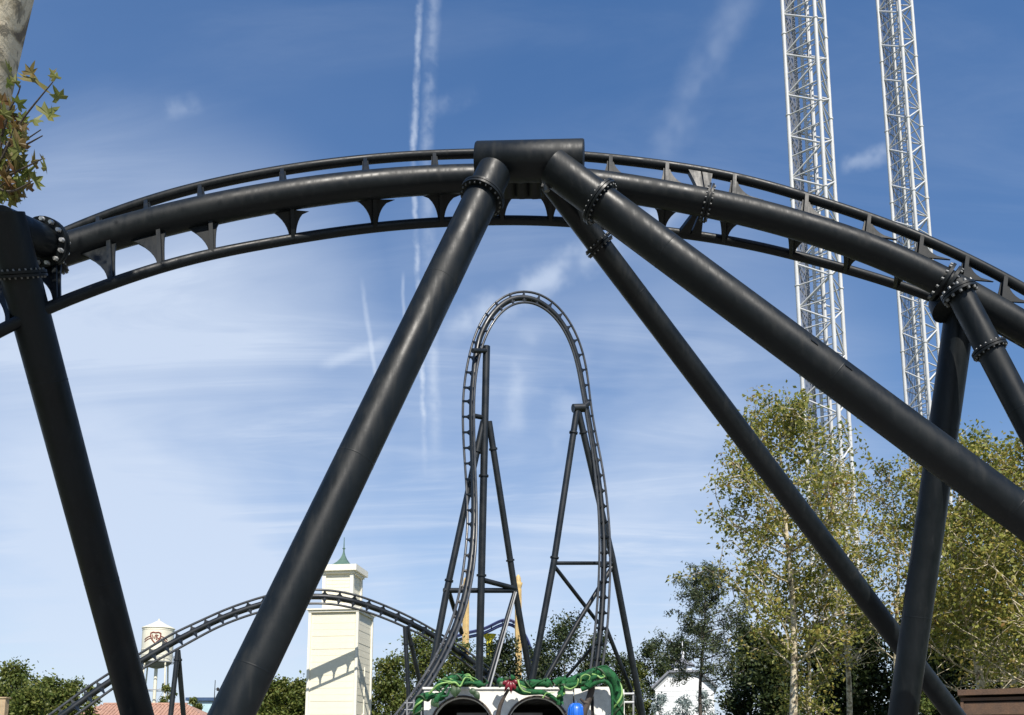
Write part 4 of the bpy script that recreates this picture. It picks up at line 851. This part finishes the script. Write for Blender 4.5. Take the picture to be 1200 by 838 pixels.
# trees behind the loop and the hump
far = [(452, 72, 772, 30, 'mid_green', 'rounded green tree right of the cream tower'), (492, 76, 740, 34, 'mid_green', 'olive green tree behind the short support under the hump'),
       (535, 80, 752, 34, 'mid_green', 'olive green tree behind the left foot of the loop'), (590, 74, 748, 32, 'dark_green', 'dark tree behind the pale brace of the loop support'),
       (556, 66, 770, 30, 'dark_green', 'low dark tree just behind the arching vine'), (664, 82, 722, 40, 'dark_green', 'dark round tree framed by the A shaped loop support'), (632, 86, 752, 24, 'dark_green', 'small dark tree left of the round tree under the A shaped support'),
       (700, 78, 745, 28, 'dark_green', 'dark tree behind the right foot of the loop'), (730, 88, 768, 28, 'dark_green', 'low dark tree between the loop and the barn'), (768, 95, 748, 30, 'dark_green', 'dark tree behind the left side of the barn'), (800, 98, 742, 26, 'dark_green', 'dark tree behind the cupola of the barn'),
       (752, 80, 772, 14, 'mid_green', 'green bush tree touching the left side of the barn'),
       (300, 68, 806, 18, 'mid_green', 'small bright tree left of the pair beside the cream tower'), (322, 66, 797, 19, 'mid_green', 'bright yellow green tree left of the cream tower'), (346, 66, 799, 17, 'mid_green', 'bright yellow green tree touching the cream tower'),
       (8, 74, 779, 28, 'mid_green', 'tallest green tree at the bottom left corner'), (48, 70, 796, 26, 'mid_green', 'yellow green tree in the bottom left clump'), (78, 72, 800, 20, 'mid_green', 'pale green tree right in the bottom left clump'), (30, 62, 808, 26, 'mid_green', 'low green tree in front of the bottom left clump'),
       (102, 76, 806, 12, 'mid_green', 'small tree at the right end of the bottom left clump'), (192, 96, 800, 10, 'mid_green', 'small tree under the water tower'), (225, 88, 815, 9, 'mid_green', 'small shrub left of the flat roofed kiosk'), (268, 90, 812, 14, 'mid_green', 'small tree right of the flat roofed kiosk')]
for k, (px, d, top, hw, lm, lb) in enumerate(far):
    small = hw < 15
    tree('broadleaf_tree', lb, 'tree', px, d, top, hw, 70+k, lm, 'bark', nl=10 if small else 22, nt=7 if small else 9, lpc=34 if small else 44, leaf=.30, sig=.34*hw/28+.08, crown_lo=.10, tr_r=.16, prof=[(0, .75), (.3, 1), (.6, .95), (.85, .65), (1, .2)], group='background trees')
# distant tree belt that reads as one mass
rng = np.random.default_rng(5); C = []
for k in range(150):
    x = rng.uniform(-150, 150); y = rng.uniform(150, 190); h = rng.uniform(3.5, 7.5); n_ = 260
    q = rng.normal(size=(n_, 3)); q /= np.linalg.norm(q, axis=1)[:, None]; C.append(np.array((x, y, h*.55))+q*np.array((3.2, 3.2, h*.5))*rng.uniform(.6, 1.0, (n_, 1)))
tag(link('far_tree_belt', quad_mesh('far_tree_belt', leaf_quads(np.concatenate(C), .75, rng, .7), 'mid_green')), 'low distant belt of trees along the horizon behind everything', 'tree belt', kind='stuff')
for k, (px, lb) in enumerate(((775, 'pale grey green shrub at the left foot of the barn'), (800, 'pale grey green shrub in front of the barn window'), (826, 'pale grey green shrub by the pine trunk'))):
    tree('pale_shrub', lb, 'shrub', px, 50, (811, 814, 810)[k], 15, 120+k, 'glaucous', 'bark', nl=12, nt=8, lpc=30, leaf=.16, sig=.16, crown_lo=.05, tr_r=.06, group='pale shrubs by the barn')
tree('bush', 'bright green bush at the foot of the leaning support leg', 'bush', 1084, 22, 815, 26, 130, 'mid_green', 'bark', nl=12, nt=8, lpc=30, leaf=.10, sig=.12, crown_lo=.1, tr_r=.04)

# ------------------------------------------------------------------ near plane tree at the left edge
TD = 5.0
t = thing('plane_tree', 'near plane tree trunk with mottled bark leaning in at the top left corner', 'tree', (*P(-150, 900, TD)[:2], 0))
tp = smooth_path([(-142, 1060, TD), (-127, 800, TD), (-108, 500, TD), (-80, 260, TD), (-57, 120, TD), (-31, 10, TD), (1, -110, TD), (60, -330, TD), (140, -600, TD)], 60, 3)
tw = unproj(tp); tw[0][2] = -.02; part(MB().tube(tw, np.interp(np.arange(60), [0, 6, 40, 59], [.34, .30, .265, .12]), 24), 'trunk', 'planebark', t)
m = MB(); m.tube(unproj(smooth_path([(-85, 330, TD), (-45, 265, TD-.1), (-12, 210, TD-.15), (12, 165, TD-.2)], 20, 2)), np.linspace(.05, .008, 20), 8); part(m, 'limb', 'bark', t)
tw_ = [[(8, 180), (22, 145), (42, 120), (62, 96)], [(6, 205), (24, 168), (48, 152)], [(8, 178), (30, 170), (50, 159)], [(4, 208), (14, 204), (34, 194), (50, 186)], [(2, 160), (10, 130), (22, 110), (24, 100)], [(-8, 215), (4, 225), (18, 224), (38, 212)], [(-10, 200), (0, 190), (10, 170), (16, 150)], [(-30, 240), (-10, 226), (6, 214)]]
for p_ in tw_:
    n_ = len(p_); part(MB().tube(unproj(smooth_path([(x, y, TD-.18-.03*i) for i, (x, y) in enumerate(p_)], 16, 1.5)), np.linspace(.008, .003, 16), 6), 'twig', 'darkbark', t)
rng = np.random.default_rng(8)
def lobed(s):
    """five pointed plane leaf, stalk at the origin"""
    an = [(-1.95, .42), (-1.55, .62), (-1.2, .40), (-.80, .78), (-.42, .44), (-.16, .72), (0, 1.0), (.16, .72), (.42, .44), (.80, .78), (1.2, .40), (1.55, .62), (1.95, .42)]
    rim = [(math.sin(a)*r_*s, math.cos(a)*r_*s, abs(math.sin(a))*r_*s*.22*(-1)) for a, r_ in an]; c = (0, .18*s, .09*s); v = [(0, 0, 0), c]+rim; f_ = [(1, i+2, i+3) for i in range(len(rim)-1)]+[(1, 0, 2), (1, len(rim)+1, 0)]
    return v, f_
v, f_ = lobed(.6); lm_ = bpy.data.meshes.new('leaf'); lm_.from_pydata(v, [], f_); lm_.materials.append(M['nearleaf'])
spots = [(41, 97, 26), (60, 88, 17), (66, 92, 13), (70, 116, 15), (53, 135, 22), (38, 143, 17), (12, 84, 15), (18, 98, 13), (8, 97, 9), (20, 122, 13), (10, 135, 24), (2, 145, 30), (14, 155, 28), (24, 150, 16), (6, 168, 30), (22, 172, 20), (30, 166, 14), (4, 186, 26), (16, 190, 22), (8, 205, 30), (20, 214, 22), (32, 208, 20), (40, 213, 15), (54, 200, 17), (50, 186, 7), (26, 222, 20), (12, 226, 24), (2, 222, 26), (20, 233, 14), (6, 234, 18), (0, 200, 24), (-8, 175, 34), (-12, 225, 34), (0, 120, 16), (28, 205, 22), (35, 88, 18), (60, 134, 13)]
spots += [(rng.uniform(-6, 44), rng.uniform(128, 236), rng.uniform(12, 20)) for _ in range(26)]
spots += [(rng.uniform(-14, 30), rng.uniform(120, 236), rng.uniform(14, 24)) for _ in range(26)]
for x, y, s in spots:
    o = link('leaf', lm_, t); sc = s*TD/1000*1.65; o.scale = (sc*rng.uniform(.8, 1.15), sc, sc)
    o.location = Vector(P(x, y, TD-.2+rng.uniform(-.10, .25)))-t.location
    o.rotation_euler = (R(rng.uniform(20, 130)), R(rng.uniform(-50, 50)), R(rng.uniform(0, 360)))
# crown of that tree, above the frame
C = []; br = MB(); top_ = tw[-1]
for k in range(46):
    az = k*2.4; i = 46+k % 14; a = tw[i]; q = rng.normal(size=3); q /= np.linalg.norm(q)
    e = np.array((-4.4, 5.2, 11.8))+q*np.array((2.6, 2.6, 2.5))*rng.uniform(.55, 1.0)
    br.tube([a, (a+e)/2+np.array((0, 0, .25)), e], [.05, .03, .008], 5, False)
    C.append(e+rng.normal(size=(230, 3))*.42)
    u = rng.uniform(.5, 1, (60, 1)); C.append(a+(e-a)*u+rng.normal(size=(60, 3))*.22)
C = np.concatenate(C); C = C[(C[:, 2] > 9.0) & (C[:, 0] < -3.1)]
part(br, 'branches', 'bark', t); qm = leaf_quads(C-np.array(t.location), .18, rng, .8); link('crown', quad_mesh('crown', qm, 'planeleaf'), t)
